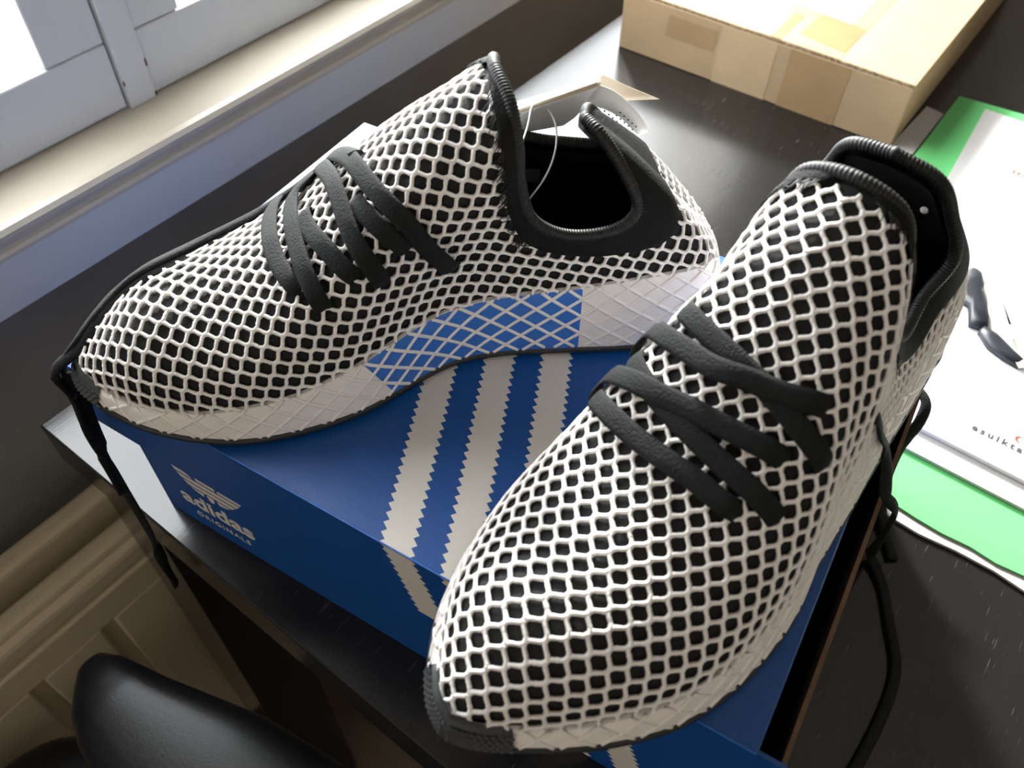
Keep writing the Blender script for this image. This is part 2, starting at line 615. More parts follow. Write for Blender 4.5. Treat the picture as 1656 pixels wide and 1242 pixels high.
for k in range(3):
    x0 = 0.1812 + k * 0.0287
    clip_zig(zig(x0, 0.0148, -0.425, 0.0, BW), 'printed_stripe', lambda x, v: (x, v, BOX_H + 0.0001), lid)
    clip_zig(zig(x0, 0.0148, 0.31, 0.0, 0.0465), 'printed_stripe', lambda x, v: (x, -0.0001, BOX_H - v), lid)
    clip_zig(zig(x0 + DX, 0.0148, 0.33, 0.030, 0.108), 'printed_stripe', lambda x, v: (x, by0 - 0.0001, BOX_H - v), body)

# trefoil and lettering printed on the front of the body


LV, LF = [], []


def add_logo(P, off):
    b = len(LV)
    LV.extend((x, by0 - 0.0001 - off, BOX_H + z) for x, z in P)
    LF.append(tuple(range(b, b + len(P))))


for P in (
        [(.0412, -.0432), (.0465, -.0466), (.0525, -.0505), (.0583, -.0551), (.0462, -.0551), (.0440, -.0500)],
        [(.0600, -.0400), (.0728, -.0385), (.0741, -.0450), (.0741, -.0500), (.0728, -.0551), (.0606, -.0551), (.0598, -.0480)],
        [(.0745, -.0551), (.0756, -.0515), (.0785, -.0482), (.0825, -.0455), (.0880, -.0425), (.0938, -.0412), (.0936, -.0455),
         (.0918, -.0505), (.0893, -.0551)],
        [(.0466, -.0563), (.0885, -.0563), (.0857, -.0598), (.0487, -.0598)],
        [(.0494, -.0609), (.0848, -.0609), (.0812, -.0644), (.0520, -.0644)],
        [(.0530, -.0655), (.0622, -.0655), (.0612, -.0690), (.0575, -.0680)],
        [(.0638, -.0655), (.0690, -.0655), (.0680, -.0700), (.0658, -.0713), (.0643, -.0695)],
        [(.0706, -.0655), (.0800, -.0655), (.0770, -.0675), (.0716, -.0690)]):
    add_logo(P, 0)
pydata('trefoil_logo', LV, LF, 'print_white', body)
text_mesh('brand_lettering', 'adidas', 0.0180, 'print_white', body,
          lambda u, v, w: (0.0405 + u, by0 - 0.0002 - w, BOX_H - 0.0868 + v), offset=0.00045, width=0.0500)
text_mesh('sub_lettering', 'ORIGINALS', 0.0062, 'print_white', body,
          lambda u, v, w: (0.0470 + u, by0 - 0.0002 - w, BOX_H - 0.0975 + v), width=0.0375, space=1.2)

# ------------------------------------------------------------------ sneakers
# local frame: x heel->toe, y medial, z up from the ground (metres)
ST = np.array([  # Bx, By_med, By_lat, Tx, Tcy, Thw, Tz, w
    [0.0160, 0.0000, 0.0000, 0.0740, 0.0000, 0.0000, 0.1170, 0.0000],
    [0.0175, 0.0159, -0.0200, 0.0710, 0.0000, 0.0092, 0.1130, 0.0000],
    [0.0230, 0.0265, -0.0345, 0.0630, 0.0000, 0.0169, 0.0980, 0.0000],
    [0.0350, 0.0302, -0.0400, 0.0580, 0.0000, 0.0223, 0.0810, 0.0000],
    [0.0600, 0.0288, -0.0418, 0.0690, 0.0000, 0.0253, 0.0712, 0.0000],
    [0.0850, 0.0252, -0.0432, 0.0900, 0.0000, 0.0261, 0.0712, 0.0000],
    [0.1100, 0.0218, -0.0447, 0.1050, 0.0000, 0.0253, 0.0812, 0.0000],
    [0.1300, 0.0211, -0.0464, 0.1100, 0.0000, 0.0230, 0.0982, 0.0500],
    [0.1450, 0.0241, -0.0470, 0.1110, 0.0000, 0.0225, 0.1135, 0.2500],
    [0.1580, 0.0297, -0.0479, 0.1125, 0.0000, 0.0165, 0.1275, 0.6000],
    [0.1680, 0.0351, -0.0486, 0.1150, 0.0000, 0.0000, 0.1335, 1.0000],
    [0.1850, 0.0433, -0.0517, 0.1400, 0.0000, 0.0000, 0.1190, 1.0000],
    [0.2050, 0.0484, -0.0519, 0.1720, 0.0000, 0.0000, 0.0939, 1.0000],
    [0.2280, 0.0504, -0.0486, 0.2050, 0.0010, 0.0000, 0.0680, 1.0000],
    [0.2500, 0.0476, -0.0407, 0.2380, 0.0030, 0.0000, 0.0549, 1.0000],
    [0.2720, 0.0398, -0.0256, 0.2660, 0.0060, 0.0000, 0.0509, 1.0000],
    [0.2880, 0.0289, -0.0101, 0.2860, 0.0080, 0.0000, 0.0383, 1.0000],
    [0.2980, 0.0190, 0.0020, 0.2975, 0.0090, 0.0000, 0.0278, 1.0000],
    [0.3020, 0.0100, 0.0100, 0.3015, 0.0100, 0.0000, 0.0222, 1.0000],
])
NST = len(ST)
TOE_SPRING = 0.0107
KR = 10                      # station where the ridge begins (top of the tongue)
DIAG = 0.0089                # diagonal of one net cell


def z_ms(x):                 # top line of the midsole
    return -0.0063 * np.clip((np.asarray(x) - 0.225) / 0.077, 0, 1) ** 1.8 + np.interp(x, [0, .02, .05, .085, .13, .15, .17, .19, .21, .25, .28, .302],
                     [.046, .047, .0445, .039, .0345, .0330, .0305, .027, .0225, .0190, .021, .027])


def z_bot(x):                # underside (toe spring, slightly rounded heel)
    x = np.asarray(x)
    return 0.0012 + TOE_SPRING * np.clip((x - 0.225) / 0.077, 0, 1) ** 1.8 + 0.005 * np.clip((0.03 - x) / 0.03, 0, 1) ** 2


GEO = dict(bul0=-0.0287, bul1=0.0, heel_mix=1.0, wide=0.52, wide_toe=0.948, heel_puff=0.013)


class Shoe:
    NS, NQ = 217, 41

    def __init__(self, heel_dx=0.0, heel_dz=0.0, heel_hw=0.0, lat_dz=0.0, lat_dy=0.0, G=None):
        G = G or GEO
        st = ST.copy()
        f = np.clip(1 - np.arange(NST) / 4.5, 0, 1)
        st[:, 3] += heel_dx * f
        st[:, 6] += heel_dz * f
        st[1:4, 5] += heel_hw
        self.t = np.linspace(0, NST - 1, self.NS)
        K = catmull(st, self.t)
        ghost = st[KR - 1].copy()
        ghost[5] *= -1
        c1 = self.t <= KR
        K[c1, 3:7] = catmull(np.vstack([st[:KR + 1], ghost]), self.t[c1])[:, 3:7]
        c2 = self.t > KR
        K[c2, 3:7] = catmull(st[KR:], self.t[c2] - KR)[:, 3:7]
        K[:, 5] = np.clip(K[:, 5], 0, None)
        K[self.t >= KR, 5] = 0
        K[:, 7] = np.clip(K[:, 7], 0, 1)
        self.K = K
        self.side = {}
        for sg in (1, -1):
            Bx = K[:, 0]
            By = K[:, 1] if sg > 0 else K[:, 2]
            B = np.stack([Bx, By, z_ms(Bx)], 1)
            T = np.stack([K[:, 3], K[:, 4] + sg * K[:, 5], K[:, 6]], 1)
            if sg < 0:
                T[:, 2] += lat_dz * np.exp(-((self.t - 5.0) / 1.7) ** 2)
                T[:, 1] += lat_dy * np.exp(-((self.t - 5.0) / 2.0) ** 2)
            tg = np.gradient(B[:, :2], axis=0)
            tg[0] = (0, sg)
            tg[-1] = (0, -sg)
            tg /= np.linalg.norm(tg, axis=1)[:, None] + 1e-9
            NB = np.stack([-sg * tg[:, 1], sg * tg[:, 0], 0 * tg[:, 0]], 1)
            D = np.linalg.norm(T - B, axis=1)[:, None]
            w = K[:, 7:8]
            up = np.array([0, 0, 1.0])
            heel = np.clip(1 - self.t / 4, 0, 1)[:, None]
            bul = G['bul0'] + G['bul1'] * w
            hm = G['heel_mix'] * np.clip(1 - self.t / 5, 0, 1)[:, None]
            rise = (1 - hm) * up + hm * (T - B) / (D + 1e-9)
            P1 = B + D * (0.40 * rise + bul * NB)
            down = (B - T) / (D + 1e-9)
            out = np.zeros_like(B)
            out[:, 1] = sg
            wide = np.interp(self.t, [0, KR, KR + 2, KR + 4, KR + 6, NST - 1], [.3, .34, .34, .42, .50, .5])[:, None]
            wide = wide * np.interp(self.t, [KR, KR + 2, KR + 4], [G['wide'], G['wide'], G['wide_toe']])[:, None]
            P2 = T + D * (w * (out * wide - 0.03 * up) + (1 - w) * (0.30 * down + 0.05 * NB + G['heel_puff'] * heel * np.array([-1., 0, 0.2])))
            q = np.linspace(0, 1, self.NQ)[None, :, None]
            S = ((1 - q) ** 3 * B[:, None] + 3 * (1 - q) ** 2 * q * P1[:, None] + 3 * (1 - q) * q ** 2 * P2[:, None] + q ** 3 * T[:, None])
            self.side[sg] = dict(B=B, T=T, NB=NB, S=S)
        # arc tables and normals
        for sg in (1, -1):
            d = self.side[sg]
            S = d['S']
            seg = np.linalg.norm(np.diff(S, axis=1), axis=2)
            d['arc'] = np.concatenate([np.zeros((self.NS, 1)), np.cumsum(seg, 1)], 1)
            du = np.gradient(S, axis=0)
            dv = np.gradient(S, axis=1)
            # across the heel / toe / ridge seams use the mirrored neighbour so both sides agree
            N = np.cross(du, dv) * (-sg)
            N = -N if False else N
            ln = np.linalg.norm(N, axis=2)[:, :, None]
            N = N / (ln + 1e-12)
            ridge = self.t >= KR
            N[ridge, -1, 1] = 0
            N[0, :, 1] = 0
            N /= np.linalg.norm(N, axis=2)[:, :, None] + 1e-12
            # orient outward
            c = np.stack([np.clip(S[:, :, 0], .04, .26), 0 * S[:, :, 0], 0 * S[:, :, 0] + .03], 2)
            flip = (np.sum(N * (S - c), 2) < 0)
            if flip.mean() > 0.5:
                N = -N
            N[-1] = N[-2]
            d['N'] = N
        step = 0.5 * (np.linalg.norm(np.diff(self.side[1]['S'], axis=0), axis=2).mean(1)
                      + np.linalg.norm(np.diff(self.side[-1]['S'], axis=0), axis=2).mean(1))
        self.a = np.r_[0, np.cumsum(step)]
        for sg in (1, -1):
            L = self.side[sg]['arc'][:, -1]
            R = L.copy()
            i10 = int(round(KR / (NST - 1) * (self.NS - 1)))
            R[:i10] = L[i10]
            self.side[sg]['R'] = R
        # blend both sides' ridge girth is not required: b runs from the ridge on each side

    def bw(self, ti):        # width of the black collar band along each section
        return np.interp(ti, [0, 1, 2, 3, 4, 5, 6, 7, 8, 9, 10, 10.25], [.056, .048, .035, .022, .013, .0115, .013, .014, .0145, .013, .011, 0.0])

    def at(self, sg, a, b, lift=0.0):
        """lattice coords -> point, normal, arc, dist to top (vectorised)"""
        d = self.side[sg]
        fi = np.interp(a, self.a, np.arange(self.NS))
        i = np.clip(np.floor(fi).astype(int), 0, self.NS - 2)
        u = fi - i
        R = d['R'][i] * (1 - u) + d['R'][i + 1] * u
        arc = R - b
        return (*self.at_arc(sg, fi, arc, lift), arc)

    def at_arc(self, sg, fi, arc, lift=0.0):
        d = self.side[sg]
        i = np.clip(np.floor(fi).astype(int), 0, self.NS - 2)
        u = (fi - i)[:, None]
        P, N, top = [], [], []
        for k in range(len(fi)):
            r = []
            for ii in (i[k], i[k] + 1):
                A = d['arc'][ii]
                q = np.interp(arc[k], A, np.arange(self.NQ))
                j = min(int(q), self.NQ - 2)
                f = q - j
                r.append((d['S'][ii, j] * (1 - f) + d['S'][ii, j + 1] * f, d['N'][ii, j] * (1 - f) + d['N'][ii, j + 1] * f, A[-1]))
            uu = u[k]
            P.append(r[0][0] * (1 - uu) + r[1][0] * uu)
            n = r[0][1] * (1 - uu) + r[1][1] * uu
            N.append(n / (np.linalg.norm(n) + 1e-12))
            top.append(r[0][2] * (1 - uu[0]) + r[1][2] * uu[0])
        P, N = np.array(P), np.array(N)
        return P + N * lift, N, np.array(top)

    # ---- midsole wall : parameter (fi, h) h 0 bottom .. 1 top
    def wall(self, sg, NH=9, grow=0.0):
        d = self.side[sg]
        B, NB = d['B'], d['NB']
        zb = z_bot(B[:, 0]) + 0.0026
        h = np.linspace(0, 1, NH)[None, :]
        zz = zb[:, None] + (B[:, 2] - zb)[:, None] * h
        off = 0.0006 + 0.0034 * np.sqrt(np.clip(1 - h, 0, 1)) + grow
        hw = np.clip(1 - self.t / 3.0, 0, 1)[:, None]
        off = np.broadcast_to(off, zz.shape) + 0.015 * hw * (1 - h) ** 1.2
        P = np.stack([B[:, 0][:, None] + NB[:, 0][:, None] * off, B[:, 1][:, None] + NB[:, 1][:, None] * off, zz], 2)
        return P


def arap_flatten(X, U0, pin, iters=40):
    """as-rigid-as-possible flattening of grid X (nu,nv,3); pin = boolean mask of fixed U0"""
    nu, nv = X.shape[:2]
    idx = np.arange(nu * nv).reshape(nu, nv)
    a, b, c, d = idx[:-1, :-1].ravel(), idx[1:, :-1].ravel(), idx[1:, 1:].ravel(), idx[:-1, 1:].ravel()
    tri = np.concatenate([np.stack([a, b, c], 1), np.stack([a, c, d], 1), np.stack([a, b, d], 1), np.stack([b, c, d], 1)])
    P = X.reshape(-1, 3)
    e1 = P[tri[:, 1]] - P[tri[:, 0]]
    e2 = P[tri[:, 2]] - P[tri[:, 0]]
    l1 = np.linalg.norm(e1, axis=1)
    ok = l1 > 1e-6
    ex = e1 / (l1[:, None] + 1e-12)
    x2 = (e2 * ex).sum(1)
    r = e2 - ex * x2[:, None]
    y2 = np.linalg.norm(r, axis=1)
    area = l1 * y2
    ok &= area > 1e-9
    tri, l1, x2, y2 = tri[ok], l1[ok], x2[ok], y2[ok]
    loc = np.zeros((len(tri), 3, 2))
    loc[:, 1, 0] = l1
    loc[:, 2, 0] = x2
    loc[:, 2, 1] = y2
    # orientation of the local frames follows the initial map
    U = U0.reshape(-1, 2).copy()
    A_ = U[tri[:, 1]] - U[tri[:, 0]]
    B_ = U[tri[:, 2]] - U[tri[:, 0]]
    sgn = np.sign(A_[:, 0] * B_[:, 1] - A_[:, 1] * B_[:, 0])
    s0 = 1.0 if sgn.sum() >= 0 else -1.0
    loc[:, :, 1] *= s0
    n = nu * nv
    Lm = np.zeros((n, n))
    cots = []
    for k in range(3):
        i_, j_, o_ = (k + 1) % 3, (k + 2) % 3, k
        u = loc[:, i_] - loc[:, o_]
        v = loc[:, j_] - loc[:, o_]
        cr = np.abs(u[:, 0] * v[:, 1] - u[:, 1] * v[:, 0])
        ct = np.clip((u * v).sum(1) / (cr + 1e-12), 0.05, 8)
        cots.append(ct)
        np.add.at(Lm, (tri[:, i_], tri[:, i_]), ct)
        np.add.at(Lm, (tri[:, j_], tri[:, j_]), ct)
        np.add.at(Lm, (tri[:, i_], tri[:, j_]), -ct)
        np.add.at(Lm, (tri[:, j_], tri[:, i_]), -ct)
    fx = pin.ravel()
    fr = ~fx
    Li = np.linalg.inv(Lm[np.ix_(fr, fr)] + 1e-9 * np.eye(fr.sum()))
    Lc = Lm[np.ix_(fr, fx)]
    for it in range(iters):
        S = np.zeros((len(tri), 2, 2))
        for k in range(3):
            i_, j_ = (k + 1) % 3, (k + 2) % 3
            eu = U[tri[:, i_]] - U[tri[:, j_]]
            el = loc[:, i_] - loc[:, j_]
            S += cots[k][:, None, None] * eu[:, :, None] * el[:, None, :]
        th = np.arctan2(S[:, 1, 0] - S[:, 0, 1], S[:, 0, 0] + S[:, 1, 1])
        c_, s_ = np.cos(th), np.sin(th)
        rhs = np.zeros((n, 2))
        for k in range(3):
            i_, j_ = (k + 1) % 3, (k + 2) % 3
            el = loc[:, i_] - loc[:, j_]
            re = np.stack([c_ * el[:, 0] - s_ * el[:, 1], s_ * el[:, 0] + c_ * el[:, 1]], 1) * cots[k][:, None]
            np.add.at(rhs, tri[:, i_], re)
            np.add.at(rhs, tri[:, j_], -re)
        U[fr] = Li @ (rhs[fr] - Lc @ U[fx])
    return U.reshape(nu, nv, 2)


KS = 1.13                    # the net is pulled a little lengthwise
NW = 8                       # wall rows below the upper in the combined sheet
_FLAT = {}


def resize_grid(U, nu, nv):
    a, b = U.shape[:2]
    ri = np.linspace(0, a - 1, nu)
    i = np.clip(ri.astype(int), 0, a - 2)
    f = (ri - i)[:, None, None]
    V = U[i] * (1 - f) + U[i + 1] * f
    rj = np.linspace(0, b - 1, nv)
    j = np.clip(rj.astype(int), 0, b - 2)
    g = (rj - j)[None, :, None]
    return V[:, j] * (1 - g) + V[:, j + 1] * g


def sheet(sh, sg):
    """combined sheet: wall rows 0..NW-1 then upper rows; returns points, normals"""
    d = sh.side[sg]
    W = sh.wall(sg, NW + 1)[:, :NW]
    WN = np.repeat(d['NB'][:, None], NW, 1)
    return np.concatenate([W, d['S']], 1), np.concatenate([WN, d['N']], 1)


def flat(sh, sg):
    if sg in _FLAT:
        return _FLAT[sg]
    X, _ = sheet(sh, sg)
    si = np.linspace(0, sh.NS - 1, 73).round().astype(int)
    up_cols = NW + np.linspace(0, sh.NQ - 1, 15).round().astype(int)
    sj = np.r_[np.arange(0, NW, 2), up_cols]
    Xc = X[si][:, sj]
    T = sh.side[sg]['T']
    ra = np.r_[0, np.cumsum(np.linalg.norm(np.diff(T, axis=0), axis=1))]
    i10 = int(round(KR / (NST - 1) * (sh.NS - 1)))
    ra = ra - ra[i10]
    arcs = np.concatenate([np.zeros((len(si), 1)), np.cumsum(np.linalg.norm(np.diff(Xc, axis=1), axis=2), 1)], 1)
    tot = arcs[:, -1:]
    u = np.where(si >= i10, ra[si], (sh.a[si] - sh.a[i10]))[:, None] + 0 * arcs
    v = np.where((si >= i10)[:, None], tot, tot[np.searchsorted(si, i10)]) - arcs
    U0 = np.stack([u, v], 2)
    pin = np.zeros(arcs.shape, bool)
    pin[si >= i10, -1] = True
    U0[si >= i10, -1, 1] = 0
    U = arap_flatten(Xc, U0, pin)
    # back to the fine grid, column by column (nonuniform columns)
    Uf = np.zeros((sh.NS, X.shape[1], 2))
    tmp = np.zeros((sh.NS, len(sj), 2))
    for c in range(2):
        for k in range(len(sj)):
            tmp[:, k, c] = np.interp(np.arange(sh.NS), si, U[:, k, c])
        for i in range(sh.NS):
            Uf[i, :, c] = np.interp(np.arange(X.shape[1]), sj, tmp[i, :, c])
    _FLAT[sg] = Uf
    return Uf


def contour(phi, level):
    """polylines of (i,j) float coords where phi==level on a grid"""
    nu, nv = phi.shape
    f = phi - level + 1e-9
    segs = {}
    cell = (np.minimum(np.minimum(f[:-1, :-1], f[1:, :-1]), np.minimum(f[:-1, 1:], f[1:, 1:])) <= 0) & \
           (np.maximum(np.maximum(f[:-1, :-1], f[1:, :-1]), np.maximum(f[:-1, 1:], f[1:, 1:])) > 0)
    pos = {}
    adj = {}
    for i, j in zip(*np.where(cell)):
        q = [(i, j), (i + 1, j), (i + 1, j + 1), (i, j + 1)]
        for t in ((q[0], q[1], q[2]), (q[0], q[2], q[3])):
            cr = []
            for a, b in ((t[0], t[1]), (t[1], t[2]), (t[2], t[0])):
                fa, fb = f[a], f[b]
                if (fa > 0) != (fb > 0):
                    key = (a, b) if a < b else (b, a)
                    w = fa / (fa - fb)
                    pos[key] = (a[0] + (b[0] - a[0]) * w, a[1] + (b[1] - a[1]) * w)
                    cr.append(key)
            if len(cr) == 2:
                adj.setdefault(cr[0], []).append(cr[1])
                adj.setdefault(cr[1], []).append(cr[0])
    out = []
    seen = set()
    starts = [k for k in adj if len(adj[k]) == 1] + list(adj)
    for s0 in starts:
        if s0 in seen:
            continue
        line = [s0]
        seen.add(s0)
        cur = s0
        while True:
            nx = [k for k in adj[cur] if k not in seen]
            if not nx:
                break
            cur = nx[0]
            seen.add(cur)
            line.append(cur)
        if len(line) > 3:
            out.append(np.array([pos[k] for k in line]))
    return out


def gsample(G, ij):
    i = np.clip(ij[:, 0].astype(int), 0, G.shape[0] - 2)
    j = np.clip(ij[:, 1].astype(int), 0, G.shape[1] - 2)
    u = ij[:, 0] - i
    v = ij[:, 1] - j
    if G.ndim == 3:
        u, v = u[:, None], v[:, None]
    return (G[i, j] * (1 - u) + G[i + 1, j] * u) * (1 - v) + (G[i, j + 1] * (1 - u) + G[i + 1, j + 1] * u) * v


def resample(P, step):
    d = np.r_[0, np.cumsum(np.linalg.norm(np.diff(P[:, :3], axis=0), axis=1))]
    n = max(3, int(d[-1] / step) + 1)
    t = np.linspace(0, d[-1], n)
    return np.stack([np.interp(t, d, P[:, k]) for k in range(P.shape[1])], 1)


def both(shoe, f, mirror):
    """concatenate a per-side grid into one grid running medial heel->toe->lateral heel"""
    G1, G2 = f(1), f(-1)
    G = np.concatenate([G1, G2[::-1][1:]], 0)
    if mirror:
        G = G * np.array([1, -1, 1.0])
    return G


def build_sneaker(name, label, loc, yaw, mirror, heel_dx=0.0, heel_dz=0.0, heel_hw=0.0, lat_dz=0.0, lat_dy=0.0):
    sh = Shoe(heel_dx, heel_dz, heel_hw, lat_dz, lat_dy)
    root = empty(name, loc, yaw)
    tag(root, label, 'shoe', 'pair of white netted sneakers')
    my = np.array([1, -1.0 if mirror else 1.0, 1])
    M = lambda P: np.asarray(P) * my
    tt = sh.t

    # black fabric under the net
    G = both(sh, lambda s: sh.side[s]['S'] - sh.side[s]['N'] * 0.0012, mirror)
    mb = MB()
    mb.grid(G)
    up = mb.build('upper_fabric', 'liner_black', root, True, True)

    # ---- the net: two families of cords over one flattened sheet per side
    net, rel = MB(), MB()
    for sg in (1, -1):
        X, XN = sheet(sh, sg)
        U = flat(sh, sg)
        arcfull = np.concatenate([-np.ones((sh.NS, NW)), sh.side[sg]['arc']], 1)
        topd = sh.side[sg]['arc'][:, -1:] - arcfull
        dUi, dUj = np.gradient(U, axis=0), np.gradient(U, axis=1)
        lim = np.where(tt < KR + 0.25, sh.bw(tt) - 0.002, -1)[:, None] + 0 * topd
        for fam in (1, -1):
            phi = U[:, :, 0] / KS + fam * U[:, :, 1] * KS
            for k in range(int(np.floor(phi.min() / DIAG)), int(np.ceil(phi.max() / DIAG)) + 1):
                for ij in contour(phi, k * DIAG):
                    P = np.concatenate([gsample(X, ij), ij], 1)
                    P = resample(P, 0.0006)
                    if len(P) > 6:     # soften grid steps
                        for _ in range(2):
                            P[1:-1] = 0.25 * P[:-2] + 0.5 * P[1:-1] + 0.25 * P[2:]
                    ij = P[:, 3:]
                    oth = gsample(U[:, :, 0] / KS - fam * U[:, :, 1] * KS, ij) / DIAG
                    fr = oth - np.floor(oth)
                    # the two cords run together for a short way at every knot
                    g_ = np.where(fr < 0.09, fr / 0.09, np.where(fr > 0.91, (fr - 1) / 0.09, 1 - 2 * (fr - 0.09) / 0.82))
                    du = 0.00085 * g_
                    Ju, Jv = gsample(dUi, ij), gsample(dUj, ij)
                    det = Ju[:, 0] * Jv[:, 1] - Ju[:, 1] * Jv[:, 0]
                    det = np.where(np.abs(det) < 1e-9, 1e-9, det)
                    di = np.clip(du * Jv[:, 1] / det, -1.5, 1.5)
                    dj = np.clip(-du * Ju[:, 1] / det, -1.5, 1.5)
                    ij = np.stack([np.clip(ij[:, 0] + di, 0, sh.NS - 1), np.clip(ij[:, 1] + dj, 0, X.shape[1] - 1)], 1)
                    Q = gsample(X, ij)
                    Q[1:-1] = 0.2 * Q[:-2] + 0.6 * Q[1:-1] + 0.2 * Q[2:]
                    N = gsample(XN, ij)
                    N /= np.linalg.norm(N, axis=1)[:, None] + 1e-9
                    good = (ij[:, 1] > NW - 0.2) & (gsample(topd, ij) > gsample(lim, ij))
                    ph = np.minimum(fr, 1 - fr) * 2      # 0 on a crossing
                    idx = np.where(good)[0]
                    if len(idx) < 4:
                        continue
                    for run in np.split(idx, np.where(np.diff(idx) > 1)[0] + 1):
                        if len(run) < 4:
                            continue
                        rad = 0.00084 + 0.00010 * (1 - ph[run]) ** 2 + RNG.normal(size=len(run)) * 0.00006
                        net.tube(M(Q[run] + N[run] * 0.0001), M(N[run]), rad, rad * 0.9, 5)
    net.build('mesh_net', 'net_white', root, True)
    # raised diamonds on the midsole wall, following the sole outline
    RD = 0.0138
    for sg in (1, -1):
        Wg = sh.wall(sg, 13)
        mid = Wg[:, 6]
        per = np.r_[0, np.cumsum(np.linalg.norm(np.diff(mid, axis=0), axis=1))]
        hh = np.concatenate([np.zeros((sh.NS, 1)), np.cumsum(np.linalg.norm(np.diff(Wg, axis=1), axis=2), 1)], 1)
        Pp = np.broadcast_to(per[:, None], hh.shape)
        WN = np.repeat(sh.side[sg]['NB'][:, None], 13, 1)
        for fam in (1, -1):
            phi = Pp + fam * hh * 1.35
            for k in range(int(phi.min() / RD) - 1, int(phi.max() / RD) + 2):
                for ij in contour(phi, k * RD):
                    P = resample(np.concatenate([gsample(Wg, ij), ij], 1), 0.0014)
                    keep = (P[:, 3] < 16.3 / (NST - 1) * (sh.NS - 1)) & (P[:, 4] > 0.3)
                    P = P[keep]
                    if len(P) < 3:
                        continue
                    rel.tube(M(P[:, :3]), M(gsample(WN, P[:, 3:])), 0.00095, 0.00080, 6)

    # ---- midsole
    ms = bpy.data.objects.new('midsole', None)
    mb = MB()
    W = both(sh, lambda s: sh.wall(s), mirror)
    mb.grid(W)
    # top lip rolling under the upper
    def lip(s):
        d = sh.side[s]
        Wt = sh.wall(s)[:, -1]
        a1 = d['B'] - d['NB'] * 0.0008 + np.array([0, 0, 0.0003])
        a2 = d['B'] - d['NB'] * 0.004 + np.array([0, 0, 0.0])
        return np.stack([Wt, a1, a2], 1)
    mb.grid(both(sh, lip, mirror))
    midsole = mb.build('midsole', 'midsole_white', root, True, True)
    bpy.data.objects.remove(ms)
    rel.build('relief_cords', 'midsole_white', midsole, True)
    # blue window on the medial side
    Wm = sh.wall(1, 17, 0.00018)
    Bx = sh.side[1]['B'][:, 0]
    grid_i = [i for i in range(sh.NS) if 0.060 < Bx[i] < 0.20]
    V, Fc, mp_ = [], [], {}
    for j in range(17):
        h = j / 16
        xa = 0.081
        xb = 0.181 - 0.010 * (1 - h)
        xs = np.linspace(xa, xb, 50)
        for n_, x in enumerate(xs):
            fi = np.interp(x, Bx[30:], np.arange(30, sh.NS))
            i = int(fi)
            u = fi - i
            V.append((Wm[i, j] * (1 - u) + Wm[i + 1, j] * u) * my)
    for j in range(16):
        for n_ in range(49):
            a0 = j * 50 + n_
            Fc.append((a0, a0 + 1, a0 + 51, a0 + 50))
    o = pydata('blue_panel', V, Fc, 'midsole_blue', midsole, True)
    o['label'] = 'blue rubber window in the white midsole'

    # ---- outsole
    mb = MB()
    def outs(s):
        d = sh.side[s]
        zb = z_bot(d['B'][:, 0])
        rows = []
        for off, dz in ((0.0038, 0.0036), (0.0050, 0.0030), (0.0052, 0.0012), (0.0034, -0.0008), (-0.004, -0.0010)):
            P = d['B'] + d['NB'] * (off + 0.015 * np.clip(1 - sh.t / 3.0, 0, 1)[:, None])
            P[:, 2] = zb + dz
            rows.append(P)
        cen = d['B'].copy()
        cen[:, 1] = cen[:, 1] * 0.15
        cen[:, 2] = zb - 0.0010
        rows.append(cen)
        return np.stack(rows, 1)
    mb.grid(both(sh, outs, mirror))
    mb.build('outsole', 'rubber_black', root, True, True)

    # ---- toe guard (textured rubber wrapping up the toe)
    mb = MB()
    i0 = int(16.3 / (NST - 1) * (sh.NS - 1))
    def guard(s):
        Wg = sh.wall(s, 11)[i0:]
        NBs = sh.side[s]['NB'][i0:]
        fade = np.linspace(0, 1, len(Wg)) ** 0.5
        rows = [Wg[:, j] + NBs * (0.0012) for j in range(11)]
        top = Wg[:, 10] + np.array([0, 0, 0.0055]) * fade[:, None] - NBs * 0.0005
        rows.append(top)
        return np.stack(rows, 1)
    mb.grid(both(sh, guard, mirror))
    tg_ = mb.build('toe_guard', 'toe_rubber', root, True, True)
    mb = MB()     # small raised scales on the guard
    for s in (1, -1):
        Gd = guard(s)
        nn = len(Gd)
        NBs = sh.side[s]['NB'][i0:]
        for r in range(1, 11, 2):
            for c in np.arange(0.3 + 1.0 * ((r // 2) % 2), nn - 1, 2.0):
                i = int(c)
                u = c - i
                p = Gd[i, r] * (1 - u) + Gd[i + 1, r] * u
                n = NBs[i]
                t = np.array([-n[1], n[0], 0])
                z = np.array([0, 0, 1.0])
                e = 0.00115
                V = [p + t * e * 1.3, p + z * e, p - t * e * 1.3, p - z * e, p + n * 0.0009]
                mb.add(M(np.array(V)), [(0, 1, 4), (1, 2, 4), (2, 3, 4), (3, 0, 4)])
    mb.build('grip_scales', 'toe_rubber', tg_, False, True)['kind'] = 'stuff'

    # ---- collar band (black fabric over the net) and ribbed rim
    mb = MB()
    iC = int(round((KR) / (NST - 1) * (sh.NS - 1)))
    def band(s):
        fi = np.arange(0, iC + 1).astype(float)
        rows = []
        for f in np.linspace(0, 1, 9):
            top = sh.side[s]['arc'][:iC + 1, -1]
            arc = top - sh.bw(sh.t[:iC + 1]) * (1 - f)
            P, N, _ = sh.at_arc(s, fi, arc, 0.0016 if 0 < f else 0.0002)
            rows.append(P)
        return np.stack(rows, 1)
    G = np.concatenate([band(1)[::-1], band(-1)[1:]], 0)
    mb.grid(M(G))
    cb = mb.build('collar_band', 'collar_fabric', root, True, True)
    # ragged overlock threads where the band meets the net
    mb = MB()
